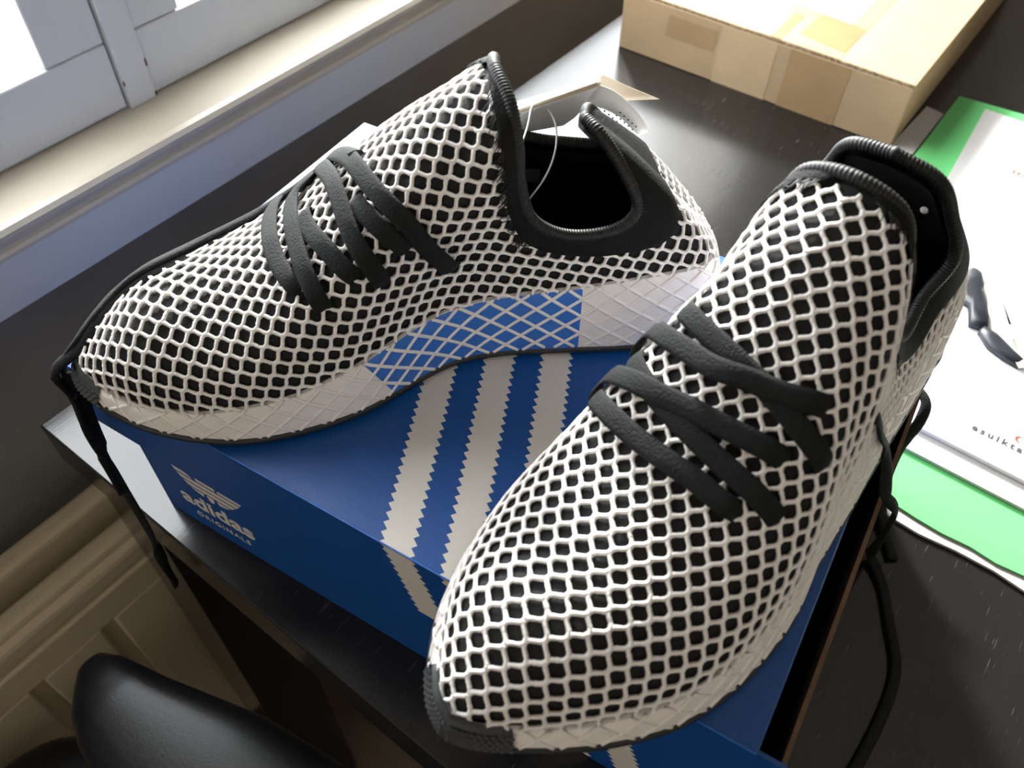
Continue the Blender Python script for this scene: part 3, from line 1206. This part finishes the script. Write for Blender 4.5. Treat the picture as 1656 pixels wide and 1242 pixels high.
    for s in (1, -1):
        for k in range(70):
            tk = 6.0 + 3.95 * RNG.random()
            fi0 = tk / (NST - 1) * (sh.NS - 1)
            topv = np.interp(fi0, np.arange(sh.NS), sh.side[s]['arc'][:, -1])
            w0 = sh.bw(tk)
            fi_ = np.array([fi0, fi0 + RNG.normal() * 0.8, fi0 + RNG.normal() * 1.6])
            ar_ = topv - w0 + np.array([0.0015, -0.0008 - 0.001 * RNG.random(), -0.002 - 0.0025 * RNG.random()])
            P, N, _ = sh.at_arc(s, np.clip(fi_, 0, sh.NS - 2), ar_, 0.0016)
            mb.tube(M(P), M(N), 0.00022, 0.00022, 4)
    mb.build('overlock_threads', 'collar_rib', cb, True)['kind'] = 'stuff'
    # rim tube
    rim = np.concatenate([sh.side[1]['T'][:iC + 1][::-1], sh.side[-1]['T'][1:iC + 1]], 0)
    rim = smooth_path(np.concatenate([rim, rim[:1]]), 960)
    cen = np.array([0.09, 0, 0.09])
    nr = rim - cen
    nr[:, 2] = 0
    nr /= np.linalg.norm(nr, axis=1)[:, None] + 1e-9
    rad = 0.0026 + 0.00012 * np.where(np.arange(960) % 4 < 2, 1, -1)
    mb = MB()
    mb.tube(M(rim), M(nr), rad, rad, 10, False)
    mb.build('collar_trim', 'collar_rib', root, True)
    # inside lining
    mb = MB()
    def inner(s):
        d = sh.side[s]
        S = d['S'][:, ::2] - d['N'][:, ::2] * 0.0045
        return S
    G = both(sh, inner, mirror)
    mb.grid(G)
    mb.build('inner_lining', 'lining_dark', root, True, True)
    mb = MB()
    def floor_(s):
        d = sh.side[s]
        a1 = d['B'] - d['NB'] * 0.0045
        a2 = a1.copy()
        a2[:, 1] *= 0.05
        a2[:, 2] -= 0.004
        return np.stack([a1, (a1 * 2 + a2) / 3 - np.array([0, 0, .002]), a2], 1)
    mb.grid(both(sh, floor_, mirror))
    mb.build('insole', 'insole_navy', root, True, True)
    return root, sh, my


A_LOC, A_YAW = (0.2163, 0.2340, LID + 0.0002), -2.2835
B_LOC, B_YAW = (0.2805, 0.2823, LID + 0.0002), -1.6288
shoeA, SA, myA = build_sneaker('sneaker', 'white netted sneaker lying diagonally, blue side window, paper tag at its collar', A_LOC, A_YAW, False, 0.0044, -0.0089, 0.0, 0.011)
shoeB, SB, myB = build_sneaker('sneaker', 'nearer white netted sneaker pointing at the viewer, toe jutting over the box edge', B_LOC, B_YAW, True, 0.0040, 0.0065, 0.0075, -0.009, -0.006)

# ------------------------------------------------------------------ laces


def surf_cloud(sh, my):
    P = np.concatenate([sh.side[g]['S'][::2, ::2].reshape(-1, 3) for g in (1, -1)]) * my
    N = np.concatenate([sh.side[g]['N'][::2, ::2].reshape(-1, 3) for g in (1, -1)]) * my
    return P, N


def lace_run(mb, cloud, pts, lift=0.0030, hw=0.0042, th=0.0010, dive=(True, True), bumps=()):
    CP, CN = cloud
    path = smooth_path(np.array(pts, float), 44)
    out, nor = [], []
    n = len(path)
    for k, p in enumerate(path):
        d2 = ((CP - p) ** 2).sum(1)
        w = np.argsort(d2)[:8]
        nn = CN[w].mean(0)
        nn /= np.linalg.norm(nn) + 1e-9
        base = p - nn * ((p - CP[w[0]]) @ nn) * 0.8
        f = k / (n - 1)
        lf = lift
        for c, wd2, h in bumps:
            lf += h * math.exp(-((f - c) / wd2) ** 2)
        if dive[0]:
            lf -= 0.0052 * max(0, 1 - f / 0.06)
        if dive[1]:
            lf -= 0.0052 * max(0, 1 - (1 - f) / 0.06)
        out.append(base + nn * lf)
        nor.append(nn)
    out = np.array(out)
    nor = np.array(nor)
    for _ in range(3):
        out[1:-1] = 0.25 * out[:-2] + 0.5 * out[1:-1] + 0.25 * out[2:]
        nor[1:-1] = 0.25 * nor[:-2] + 0.5 * nor[1:-1] + 0.25 * nor[2:]
    mb.tube(out, nor, hw, th, 10)
    return out


LACE_A = {
    'a1': [[0.2048, -0.0328, 0.0571], [0.2086, -0.0191, 0.061], [0.2088, 0.0007, 0.0645], [0.2063, 0.0144, 0.0639], [0.2014, 0.0259, 0.0634], [0.1975, 0.0323, 0.0609]],
    'a2': [[0.1903, -0.0238, 0.0717], [0.1969, -0.0184, 0.0689], [0.1981, -0.0012, 0.0709], [0.1967, 0.0137, 0.0703], [0.1945, 0.0266, 0.0672], [0.1921, 0.0335, 0.0617], [0.1912, 0.0371, 0.0561]],
    'a3': [[0.1934, -0.004, 0.0741], [0.1914, 0.0091, 0.0751], [0.1858, 0.0217, 0.0755], [0.1761, 0.033, 0.0691]],
    'a4': [[0.1829, -0.0292, 0.0736], [0.1786, -0.0043, 0.0862], [0.1764, 0.011, 0.0865], [0.174, 0.0243, 0.0818], [0.1713, 0.0308, 0.0754], [0.1677, 0.033, 0.0636]],
    'a5': [[0.1724, 0.0118, 0.0893], [0.1666, 0.0227, 0.0882], [0.1597, 0.0286, 0.0824], [0.156, 0.0286, 0.0777]],
    'a6': [[0.1764, -0.0286, 0.0787], [0.1703, -0.0074, 0.0922], [0.1637, 0.0137, 0.0954], [0.1558, 0.0257, 0.0905], [0.1482, 0.0272, 0.0772], [0.1373, 0.0222, 0.0576]],
}
LACE_B = {
    'b1': [[0.1888, -0.038, 0.0546], [0.1984, -0.0266, 0.0648], [0.2022, -0.0131, 0.0667], [0.2035, -0.0002, 0.0674], [0.2031, 0.0099, 0.0664], [0.2031, 0.0195, 0.0643], [0.2012, 0.0276, 0.0624]],
    'b2': [[0.1872, -0.037, 0.0573], [0.183, -0.036, 0.0603], [0.1867, -0.0266, 0.0715], [0.1883, -0.0161, 0.076], [0.1881, -0.004, 0.0785], [0.1868, 0.01, 0.0785], [0.1845, 0.0216, 0.0769], [0.1821, 0.03, 0.0735]],
    'b3': [[0.1728, -0.0324, 0.0713], [0.183, -0.0263, 0.0742], [0.1892, -0.0154, 0.0755], [0.1928, -0.0034, 0.0748], [0.1948, 0.0111, 0.072], [0.1951, 0.0251, 0.0678], [0.1944, 0.0374, 0.0587]],
    'b4': [[0.1714, -0.032, 0.0725], [0.1673, -0.0303, 0.0775], [0.174, -0.0163, 0.0864], [0.1762, -0.0043, 0.0882], [0.1741, 0.0063, 0.0895], [0.1715, 0.0168, 0.0886], [0.1677, 0.0243, 0.088], [0.1636, 0.0314, 0.0852]],
    'b5': [[0.1587, -0.0267, 0.0878], [0.1668, -0.0157, 0.0921], [0.17, -0.0061, 0.0927], [0.1724, 0.004, 0.0913], [0.1732, 0.0142, 0.0881], [0.1744, 0.0244, 0.0829], [0.1746, 0.031, 0.0782], [0.1746, 0.0386, 0.0691]],
}
LOOSE_A = [[0.1779, -0.0281, 0.078], [0.1831, -0.0291, 0.0735], [0.1918, -0.0289, 0.0678], [0.2029, -0.0321, 0.0587], [0.2143, -0.0336, 0.0511], [0.2221, -0.0324, 0.0481], [0.2439, -0.0261, 0.0434], [0.2636, -0.0104, 0.0462], [0.277, -0.0065, 0.0398], [0.2882, 0.001, 0.0334], [0.2965, 0.0062, 0.0265], [0.3043, 0.012, 0.0172]]


def to_local(root_loc, yaw, P):
    P = np.asarray(P, float) - np.array(root_loc)
    c, s_ = math.cos(yaw), math.sin(yaw)
    return np.stack([c * P[:, 0] + s_ * P[:, 1], -s_ * P[:, 0] + c * P[:, 1], P[:, 2]], 1)


def free_lace(mb, pts, hw=0.0031, th=0.0012, n=90, nrm=(0, 0, 1.0), twist=0.0):
    P = smooth_path(np.array(pts, float), n)
    N = np.tile(np.array(nrm, float), (n, 1))
    if twist:
        a = np.linspace(0, twist, n)
        T = np.gradient(P, axis=0)
        T /= np.linalg.norm(T, axis=1)[:, None]
        N = N - T * (N * T).sum(1)[:, None]
        N /= np.linalg.norm(N, axis=1)[:, None]
        N = N * np.cos(a)[:, None] + np.cross(T, N) * np.sin(a)[:, None]
    mb.tube(P, N, hw, th, 10)


cloudA = surf_cloud(SA, myA)
cloudB = surf_cloud(SB, myB)
mb = MB()
order = {'a1': 0.0030, 'a3': 0.0030, 'a5': 0.0030, 'a2': 0.0036, 'a4': 0.0040, 'a6': 0.0042}
for k, L in LACE_A.items():
    p0, p1 = np.array(L[0]), np.array(L[1])
    ext = [[p0[0] - 0.004, p0[1] - 0.007, p0[2] - 0.012]] if k in ('a1', 'a2', 'a4') else []
    lace_run(mb, cloudA, ext + L, order[k], dive=(k in ('a3', 'a5') or bool(ext), True))
mb.build('lace_crossing', 'lace_black', shoeA)
# loose lace end: runs down the far side of the instep, over the toe and off the box and the table edge
hang = to_local(A_LOC, A_YAW, [[0.0219, -0.0027, 0.862], [0.0202, -0.0054, 0.848], [0.0172, -0.0068, 0.83], [0.0142, -0.0085, 0.80],
                               [0.0178, -0.0105, 0.77], [0.0281, -0.0135, 0.7475], [0.0314, -0.0150, 0.738], [0.0312, -0.0165, 0.715], [0.0314, -0.0172, 0.69]])
CP, CN = cloudA
fore = []
for k, p in enumerate(LOOSE_A[:-1]):
    w = np.argsort(((CP - np.array(p)) ** 2).sum(1))[:6]
    fore.append(np.array(p) + CN[w].mean(0) * (0.0045 if k > 0 else 0.005))
mb = MB()
a6 = np.array(LACE_A['a6'])
start = [a6[1] + np.array([0, 0, 0.006]), a6[0] + np.array([0.0, -0.002, 0.006])]
free_lace(mb, start + fore[1:] + [hang[0] + np.array([0.004, 0, 0.004])] + list(hang[1:]), 0.0032, 0.0014, 150, twist=1.2)
second = [np.array(LACE_A['a2'][0]) + np.array([0, -0.002, 0.004])]
for k, p in enumerate(LOOSE_A[3:-1]):
    w = np.argsort(((CP - np.array(p)) ** 2).sum(1))[:6]
    n_ = CN[w].mean(0)
    second.append(np.array(p) + n_ * 0.0042 + np.array([-0.001, 0.004, -0.001]))
free_lace(mb, second + [hang[0] + np.array([0.007, 0.003, 0.004]), hang[1] + np.array([0.003, 0.003, 0]), hang[2] + np.array([0.002, 0.004, 0]),
                        hang[3] + np.array([0.0, 0.0035, 0]), hang[4] + np.array([0.0, 0.003, 0.003])], 0.0028, 0.0014, 120, twist=-0.8)
mb.build('loose_lace', 'lace_black', shoeA)

mb = MB()
orderB = {'b1': (0.0030, ()), 'b3': (0.0030, ()), 'b2': (0.0034, ((0.40, 0.12, 0.0016),)), 'b5': (0.0030, ()), 'b4': (0.0034, ((0.58, 0.12, 0.0016),))}
for k, L in LACE_B.items():
    lf, bumps = orderB[k]
    ext = [[L[0][0] - 0.003, L[0][1] - 0.006, L[0][2] - 0.010]] if k in ('b2', 'b4') else []
    lace_run(mb, cloudB, ext + L, lf, bumps=bumps)
mb.build('lace_crossing', 'lace_black', shoeB)
mb = MB()
hb = to_local(B_LOC, B_YAW, [[0.3218, 0.1720, 0.872], [0.3275, 0.1715, 0.859], [0.3328, 0.1640, 0.8525], [0.3390, 0.1680, 0.842], [0.3415, 0.1800, 0.800], [0.3425, 0.2000, 0.762],
                             [0.3440, 0.2120, 0.7450], [0.3560, 0.2025, 0.7418], [0.3679, 0.1830, 0.7418],
                             [0.3788, 0.1631, 0.7418], [0.3821, 0.1391, 0.7418], [0.3816, 0.1070, 0.7418], [0.3790, 0.0800, 0.7418]])
ex = [[0.1456, 0.0385, 0.0718], [0.1410, 0.0430, 0.0690], [0.1270, 0.0460, 0.0470]]
free_lace(mb, ex + list(hb), 0.0034, 0.0012, 140, nrm=(0, 0.55, 0.85))
lb = to_local(B_LOC, B_YAW, [[0.3000, 0.2860, 0.808], [0.3140, 0.2840, 0.803], [0.3279, 0.2790, 0.800], [0.3310, 0.2690, 0.795], [0.3300, 0.2625, 0.785], [0.3300, 0.2580, 0.775],
                             [0.3330, 0.2500, 0.757], [0.3400, 0.2400, 0.7440], [0.3550, 0.2200, 0.7420]])
free_lace(mb, lb, 0.0034, 0.0012, 90, nrm=(0, 0.4, 0.9))
mb.build('loose_lace', 'lace_black', shoeB)

# ------------------------------------------------------------------ swing tag hanging at the collar of the first shoe
ht = empty('swing_tag', A_LOC, A_YAW)
tag(ht, 'folded white and cream paper tag on a clear nylon loop at the shoe collar', 'tag')


def card(name, rows, material, parent, th=0.0003):
    R_ = np.array(rows, float)
    mb_ = MB()
    nu, nv = R_.shape[:2]
    ru = catmull(R_.reshape(nu, -1), np.linspace(0, nu - 1, 9)).reshape(9, nv, 3)
    mb_.grid(ru)
    o_ = mb_.build(name, material, parent, True)
    md = o_.modifiers.new('thickness', 'SOLIDIFY')
    md.thickness = th
    return o_


card('back_leaf', [[(.1024, -.030, .0935), (.0630, -.0305, .1035)], [(.0985, -.040, .0925), (.0585, -.043, .1000)], [(.0900, -.048, .0870), (.0430, -.050, .0885)],
                   [(.0800, -.050, .0840), (.0260, -.052, .0790)]], 'tag_tan', ht)
card('fold', [[(.1024, -.0302, .0922), (.0645, -.0302, .1022)], [(.1024, -.0312, .0940), (.0645, -.0312, .1040)], [(.1024, -.0330, .0932), (.0645, -.0330, .1032)]], 'tag_tan', ht)
card('inner_leaf', [[(.1024, -.0300, .0930), (.0640, -.0300, .1030)], [(.1022, -.0295, .0900), (.0690, -.0295, .0970)], [(.1000, -.0290, .0866), (.0730, -.0290, .0905)],
                    [(.0960, -.0288, .0848), (.0790, -.0288, .0862)]], 'paper_white', ht)
fl = card('front_leaf', [[(.0640, -.0310, .1030), (.0705, -.0310, .0950)], [(.0565, -.0330, .0985), (.0610, -.0330, .0905)], [(.0478, -.0345, .0905), (.0510, -.0345, .0835)],
                         [(.0408, -.0350, .0822), (.0450, -.0350, .0770)], [(.0358, -.0350, .0735), (.0408, -.0350, .0725)]], 'paper_white', ht)
mb = MB()
for r in range(3):
    for k in range(9):
        u = k / 8
        x = .0600 - .017 * u + r * .0016
        z = .0950 - .0165 * u - r * .0012
        mb.add([(x, -.0338, z), (x - .0006, -.0338, z - .0006), (x - .0001, -.0338, z - .0011), (x + .0005, -.0338, z - .0005)], [(0, 1, 2, 3)])
mb.build('small_print', 'ink_grey', fl, False)
mb = MB()
loop = smooth_path(np.array([(.1180, .0150, .0800), (.1140, .0100, .0835), (.1060, -.004, .0880), (.0975, -.020, .0930), (.0935, -.0296, .0962), (.0900, -.0318, .0962), (.0860, -.0296, .0940),
                             (.0840, -.0230, .0900), (.0860, -.0150, .0830), (.0920, -.0080, .0750), (.1030, -.0020, .0650)]), 80)
mb.tube(loop, np.tile([0., 0, 1], (80, 1)) + 0.01, 0.00045, 0.00045, 6)
mb.build('nylon_loop', 'nylon_clear', ht)
# size label sewn inside the first shoe
lab = pydata('size_label', [(.1060, -.0195, .0740), (.0905, -.0212, .0700), (.0905, -.0225, .0615), (.1055, -.0212, .0660)], [(0, 1, 2, 3)], 'ink_grey', shoeA)
# security pin holes: two small pale rivets on the heel of the second shoe
mb = MB()
for p in ((0.060, 0.0030, 0.103), (0.064, 0.0150, 0.098)):
    th_ = np.linspace(0, 2 * np.pi, 9)[:-1]
    c0 = np.array(p)
    mb.add(np.concatenate([c0 + 0.0016 * np.stack([0 * th_, np.cos(th_), np.sin(th_)], 1), [c0 + np.array([0.0012, 0, 0])]]),
           [(k, (k + 1) % 8, 8) for k in range(8)])
mb.build('plastic_rivet', 'nylon_clear', shoeB)

# ------------------------------------------------------------------ parcel carton
cz = TZ
ct = empty('parcel_carton', (-0.0535, 0.581, TZ), math.radians(1.0))
tag(ct, 'brown cardboard parcel sealed with packing tape behind the shoes', 'box')
CW_, CD_, CH_ = 0.263, 0.36, 0.0555
wall = 0.003
box('side_front', (0, 0, 0.0003), (CW_, wall, CH_ - 0.003), 'kraft_card', ct, 0.0008, 2)
box('side_back', (0, CD_ - wall, 0.0003), (CW_, CD_, CH_ - 0.003), 'kraft_card', ct, 0.0008, 2)
box('side_left', (0, wall, 0.0003), (wall, CD_ - wall, CH_ - 0.003), 'kraft_card', ct, 0.0008, 2)
box('side_right', (CW_ - wall, wall, 0.0003), (CW_, CD_ - wall, CH_ - 0.003), 'kraft_card', ct, 0.0008, 2)
box('flap_edge', (0.001, 0.0006, CH_ - 0.0030), (CW_ - 0.001, 0.004, CH_ - 0.0004), 'kraft_edge', ct)
box('top_flap', (-0.0006, 0.0012, CH_ - 0.0028), (CW_ / 2 - 0.0006, CD_, CH_), 'kraft_card', ct, 0.0006, 2)
box('top_flap', (CW_ / 2 + 0.0006, 0.0012, CH_ - 0.0028), (CW_ + 0.0006, CD_, CH_), 'kraft_card', ct, 0.0006, 2)
T0 = CH_ + 0.00012


def tape(name, pts, m_):
    return prism(name, pts, T0, T0 + 0.0001, m_, ct)


tape('packing_tape', [(.1250, .0015), (.2010, .0015), (.2010, CD_ - .001), (.1250, CD_ - .001)], 'tape_pale')
T0 += 0.0002
tape('packing_tape', [(.1580, .020), (.2000, .013), (.2000, .060), (.1600, .066)], 'tape_brown')
tape('packing_tape', [(.1400, .0015), (.1490, .0015), (.1490, .050), (.1400, .052)], 'tape_brown')
T0 += 0.0002
o = prism('address_label', [(.1260, .067), (.1880, .0610), (.1880, .150), (.1260, .150)], T0, T0 + 0.0002, 'paper_white', ct)
for (x0, x1, z0, z1, m_) in ((.046, .094, .026, .0455, 'tape_brown'), (.097, .148, .0003, .0520, 'tape_pale'), (.160, .212, .0003, .0520, 'tape_brown')):
    prism('packing_tape', [(x0, z0), (x1, z0), (x1 + .001, z1), (x0 + .001, z1)], 0.00012, 0.00024, m_, ct, frame=lambda u, v, w: (u, -w, v))

# ------------------------------------------------------------------ papers to the right


def paper(name, outline, z, th, material, label, cat, wav=0.0, group=None):
    c0 = (min(p[0] for p in outline), min(p[1] for p in outline))
    o_ = prism(name, [(x - c0[0], y - c0[1]) for x, y in outline], 0, th, material)
    o_.location = (c0[0], c0[1], z)
    tag(o_, label, cat, group)
    return o_


wavy = [(.2900, .2460)] + [(.30 + .02 * k, .2450 + .0016 * math.sin(k * 1.7)) for k in range(0, 14)] + [(.58, .2450), (.58, .60), (.2900, .60)]
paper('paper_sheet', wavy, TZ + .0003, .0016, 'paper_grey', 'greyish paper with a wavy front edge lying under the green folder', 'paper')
fr_edge = [(.2900, .2540), (.3388, .2530), (.3560, .2512), (.3700, .2506), (.3850, .2518), (.3995, .2504), (.42, .2528), (.58, .2530)]
g = paper('document_folder', fr_edge + [(.58, .7050), (.2833, .6990), (.2295, .6930), (.2302, .5814), (.2600, .42)], TZ + .0021, .0012, 'folder_green',
          'green paper folder under the white sheets on the table', 'folder')
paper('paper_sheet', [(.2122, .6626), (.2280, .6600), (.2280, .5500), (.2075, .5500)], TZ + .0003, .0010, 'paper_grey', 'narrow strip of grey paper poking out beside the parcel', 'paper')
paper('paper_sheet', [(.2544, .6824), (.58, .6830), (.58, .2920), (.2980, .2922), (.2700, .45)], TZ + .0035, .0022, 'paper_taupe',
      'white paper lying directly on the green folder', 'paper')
paper('paper_sheet', [(.2746, .6717), (.58, .6600), (.58, .3075), (.3000, .3092), (.2900, .45)], TZ + .0059, .0030, 'paper_white',
      'uppermost printed white sheet with orange and grey lettering', 'paper')
top_sheet = [o_ for o_ in COL.objects if o_.get('label', '').startswith('uppermost')][0]
TSZ = 0.0031
ox, oy = top_sheet.location[0], top_sheet.location[1]
text_mesh('orange_lettering', 'HA', 0.0085, 'ink_orange', top_sheet, lambda u, v, w: (.3005 - ox + u, .5975 - oy + v, TSZ + .00005 + w), extr=0.00005, space=1.3, offset=0.0003)
text_mesh('grey_lettering', 'esuikta', 0.0070, 'ink_grey', top_sheet, lambda u, v, w: (.3585 - ox + u, .3265 - oy + v, TSZ + .00005 + w), extr=0.00005, space=1.45, offset=0.00025)
mo = []
for k in range(11):
    t = math.radians(60 + 240 * k / 10)
    mo.append((.3838 + .0026 * math.cos(t), .3362 + .0026 * math.sin(t)))
for k in range(11):
    t = math.radians(290 - 220 * k / 10)
    mo.append((.3848 + .0021 * math.cos(t), .3362 + .0021 * math.sin(t)))
prism('orange_crescent', [(x - ox, y - oy) for x, y in mo], TSZ, TSZ + .0001, 'ink_orange', top_sheet)

pb = empty('plastic_pouch', (.34, .43, TZ + .0091))
tag(pb, 'clear plastic pouch holding something black, lying on the white sheets', 'pouch')


def blob(name, outline, h, material, parent, inset=0.0035):
    """low pillow from an outline"""
    c0 = np.mean(outline, axis=0)
    O = np.array(outline)
    n = len(O)
    V, F_ = [], []
    for s_, z in ((1.0, 0.0), (1.02, h * .45), (0.86, h * .9), (0.5, h)):
        Q = c0 + (O - c0) * s_
        V += [(x - .34, y - .43, z + 0.0004 * math.sin(9 * k)) for k, (x, y) in enumerate(Q)]
    for r in range(3):
        for k in range(n):
            F_.append((r * n + k, r * n + (k + 1) % n, (r + 1) * n + (k + 1) % n, (r + 1) * n + k))
    F_.append(tuple(range(3 * n, 4 * n)))
    F_.append(tuple(range(n - 1, -1, -1)))
    return pydata(name, V, F_, material, parent, True)


blob('black_content', [(.3090, .4440), (.3090, .4560), (.3120, .4660), (.3180, .4660), (.3240, .4560), (.3250, .4440), (.3330, .4330), (.3380, .4200), (.3400, .4110), (.3290, .4090), (.3230, .4260), (.3150, .4290)], .006, 'ink_black', pb)
blob('black_content', [(.3360, .4130), (.3450, .4110), (.3600, .4020), (.3690, .3960), (.3660, .3915), (.3560, .3925), (.3450, .3970), (.3360, .4060)], .005, 'ink_black', pb)
mb = MB()
nu, nv = 14, 14
G = np.zeros((nu, nv, 3))
q00, q10, q11, q01 = np.array((.309, .470)), np.array((.345, .510)), np.array((.420, .430)), np.array((.366, .388))
for i in range(nu):
    for j in range(nv):
        u, v = i / (nu - 1), j / (nv - 1)
        p = (q00 * (1 - u) + q10 * u) * (1 - v) + (q01 * (1 - u) + q11 * u) * v
        G[i, j] = (p[0] - .34, p[1] - .43, 0.0068 * math.sin(math.pi * min(1, u * .9 + .1)) ** .5 + 0.0012 * math.sin(u * 11 + v * 5) * math.sin(v * 8 + 1) + .0008)
mb.grid(G)
mb.build('clear_film', 'poly_bag', pb, True)
for a, b in (((.3215, .4640), (.3560, .4075)), ((.3330, .4500), (.3500, .4180))):
    d = np.array(b) - np.array(a)
    n_ = np.array([-d[1], d[0]]) / np.linalg.norm(d) * .0011
    P = [np.array(a) + n_, np.array(b) + n_, np.array(b) - n_, np.array(a) - n_]
    prism('seal_strip', [(x - .34, y - .43) for x, y in P], .0078, .0084, 'paper_white', pb)

# ------------------------------------------------------------------ armchair in front of the table
ch = empty('armchair', (.16, -.30, 0.0))
tag(ch, 'black padded armchair with a rounded armrest below the table corner', 'chair')
arm = [(.30, .005), (.0956, -.0290), (.0275, -.0505), (-.0080, -.0590), (-.0195, -.0650), (-.0235, -.0740), (-.0205, -.0850), (-.0120, -.0930), (.0012, -.1035), (.0206, -.1115), (.0390, -.1158),
       (.0696, -.1225), (.15, -.128), (.30, -.120)]


def pad(name, outline, z0, z1, bev, material, parent, off=(0, 0)):
    O = smooth_path(np.array(outline + outline[:1], float), 160)[:-1]
    c0 = O.mean(0)
    n = len(O)
    for _ in range(4):
        O = 0.25 * np.roll(O, 1, 0) + 0.5 * O + 0.25 * np.roll(O, -1, 0)

    def inset(Q, d):
        T = np.roll(Q, -2, 0) - np.roll(Q, 2, 0)
        N = np.stack([T[:, 1], -T[:, 0]], 1)
        N /= np.linalg.norm(N, axis=1)[:, None]
        ar = 0.5 * np.sum(Q[:, 0] * np.roll(Q[:, 1], -1) - Q[:, 1] * np.roll(Q[:, 0], -1))
        if ar < 0:
            N = -N
        for _ in range(6):
            N = 0.25 * np.roll(N, 1, 0) + 0.5 * N + 0.25 * np.roll(N, -1, 0)
        return Q - N * d
    rings = [(z0, inset(O, bev * .3)), (z0 + .004, O)]
    Q, last = O, 0.0
    for a in np.linspace(0, math.pi / 2, 7)[1:]:
        d = bev * (1 - math.cos(a))
        Q = inset(Q, d - last)
        last = d
        rings.append((z1 - bev * .8 * (1 - math.sin(a)), Q))
    V, F_ = [], []
    for z, Qr in rings:
        V += [(x - off[0], y - off[1], z) for x, y in Qr]
    m_ = len(rings)
    for r in range(m_ - 1):
        for k in range(n):
            F_.append((r * n + k, r * n + (k + 1) % n, (r + 1) * n + (k + 1) % n, (r + 1) * n + k))
    F_.append(tuple((m_ - 1) * n + k for k in range(n)))
    F_.append(tuple(range(n - 1, -1, -1)))
    return pydata(name, V, F_, material, parent, True)




def arm_pad(flip):
    hi = np.array([(-.0235, -.0740), (-.0195, -.0650), (-.0080, -.0590), (.0275, -.0505), (.0956, -.0290), (.30, .005)])
    lo = np.array([(-.0235, -.0740), (-.0205, -.0850), (-.0120, -.0930), (.0012, -.1035), (.0206, -.1115), (.0390, -.1158), (.0696, -.1225), (.15, -.128), (.30, -.120)])
    xs = -.0235 + .3235 * np.linspace(0, 1, 60) ** 2.2
    G_ = np.zeros((60, 28, 3))
    for k, x in enumerate(xs):
        a_, b_ = np.interp(x, hi[:, 0], hi[:, 1]), np.interp(x, lo[:, 0], lo[:, 1])
        hw_, cy = max((a_ - b_) / 2, 1e-4), (a_ + b_) / 2
        hh_ = .017 * min(1, (hw_ / .028)) ** .6
        th_ = np.linspace(0, 2 * np.pi, 29)[:-1]
        n_ = 2.0 + 1.6 * min(1, hw_ / .045)
        cy_ = np.sign(np.cos(th_)) * np.abs(np.cos(th_)) ** (2 / n_)
        cz_ = np.sign(np.sin(th_)) * np.abs(np.sin(th_)) ** (2 / n_)
        G_[k] = np.stack([0 * th_ + x - .16, cy + hw_ * cy_ + .30, .603 + hh_ * cz_], 1)
    if flip:
        G_[:, :, 1] = -G_[:, :, 1] + .06 - .06
    mb_ = MB()
    mb_.grid(G_, closed_v=True)
    mb_.f.append(tuple(range(59 * 28, 60 * 28)))
    return mb_.build('armrest', 'chair_vinyl', ch, True, True)


arm_pad(False)
arm_pad(True)
pad('seat', [(-.06, -.10), (.38, -.10), (.42, -.16), (.42, -.44), (.38, -.50), (-.06, -.50), (-.10, -.44), (-.10, -.16)], .40, .47, .03, 'chair_vinyl', ch, (.16, -.30))
pad('backrest', [(.40, -.12), (.45, -.12), (.46, -.30), (.45, -.48), (.40, -.48), (.41, -.30)], .50, .80, .015, 'chair_vinyl', ch, (.16, -.30))
for y in (-.06, -.54):
    box('arm_post', (.10 - .16, y - .018 + .30, .41), (.14 - .16, y + .018 + .30, .589), 'chair_metal', ch, .004)
box('arm_bar', (.10 - .16, -.56 + .30, .385), (.14 - .16, -.04 + .30, .4105), 'chair_metal', ch, .004)
box('back_bar', (.36 - .16, -.32 + .30, .385), (.455 - .16, -.28 + .30, .4000), 'chair_metal', ch, .003)
box('back_post', (.435 - .16, -.32 + .30, .3995), (.455 - .16, -.28 + .30, .56), 'chair_metal', ch, .003)
box('column', (.16 - .025 - .16, -.025, .06), (.16 + .025 - .16, .025, .386), 'chair_metal', ch, .008)
for k in range(5):
    a = k * 2 * math.pi / 5
    mb = MB()
    mb.tube(np.array([(0, 0, .075), (.14 * math.cos(a), .14 * math.sin(a), .065), (.26 * math.cos(a), .26 * math.sin(a), .045)]), np.tile([0, 0, 1.], (3, 1)), .018, .012, 8)
    ft = mb.build('foot', 'chair_metal', ch)
    mb = MB()
    mb.tube(np.array([(.26 * math.cos(a) - .012 * math.sin(a), .26 * math.sin(a) + .012 * math.cos(a), .025), (.26 * math.cos(a) + .012 * math.sin(a), .26 * math.sin(a) - .012 * math.cos(a), .025)]),
            np.tile([0, 0, 1.], (2, 1)), .0245, .0245, 14)
    mb.build('castor', 'chair_metal', ft)
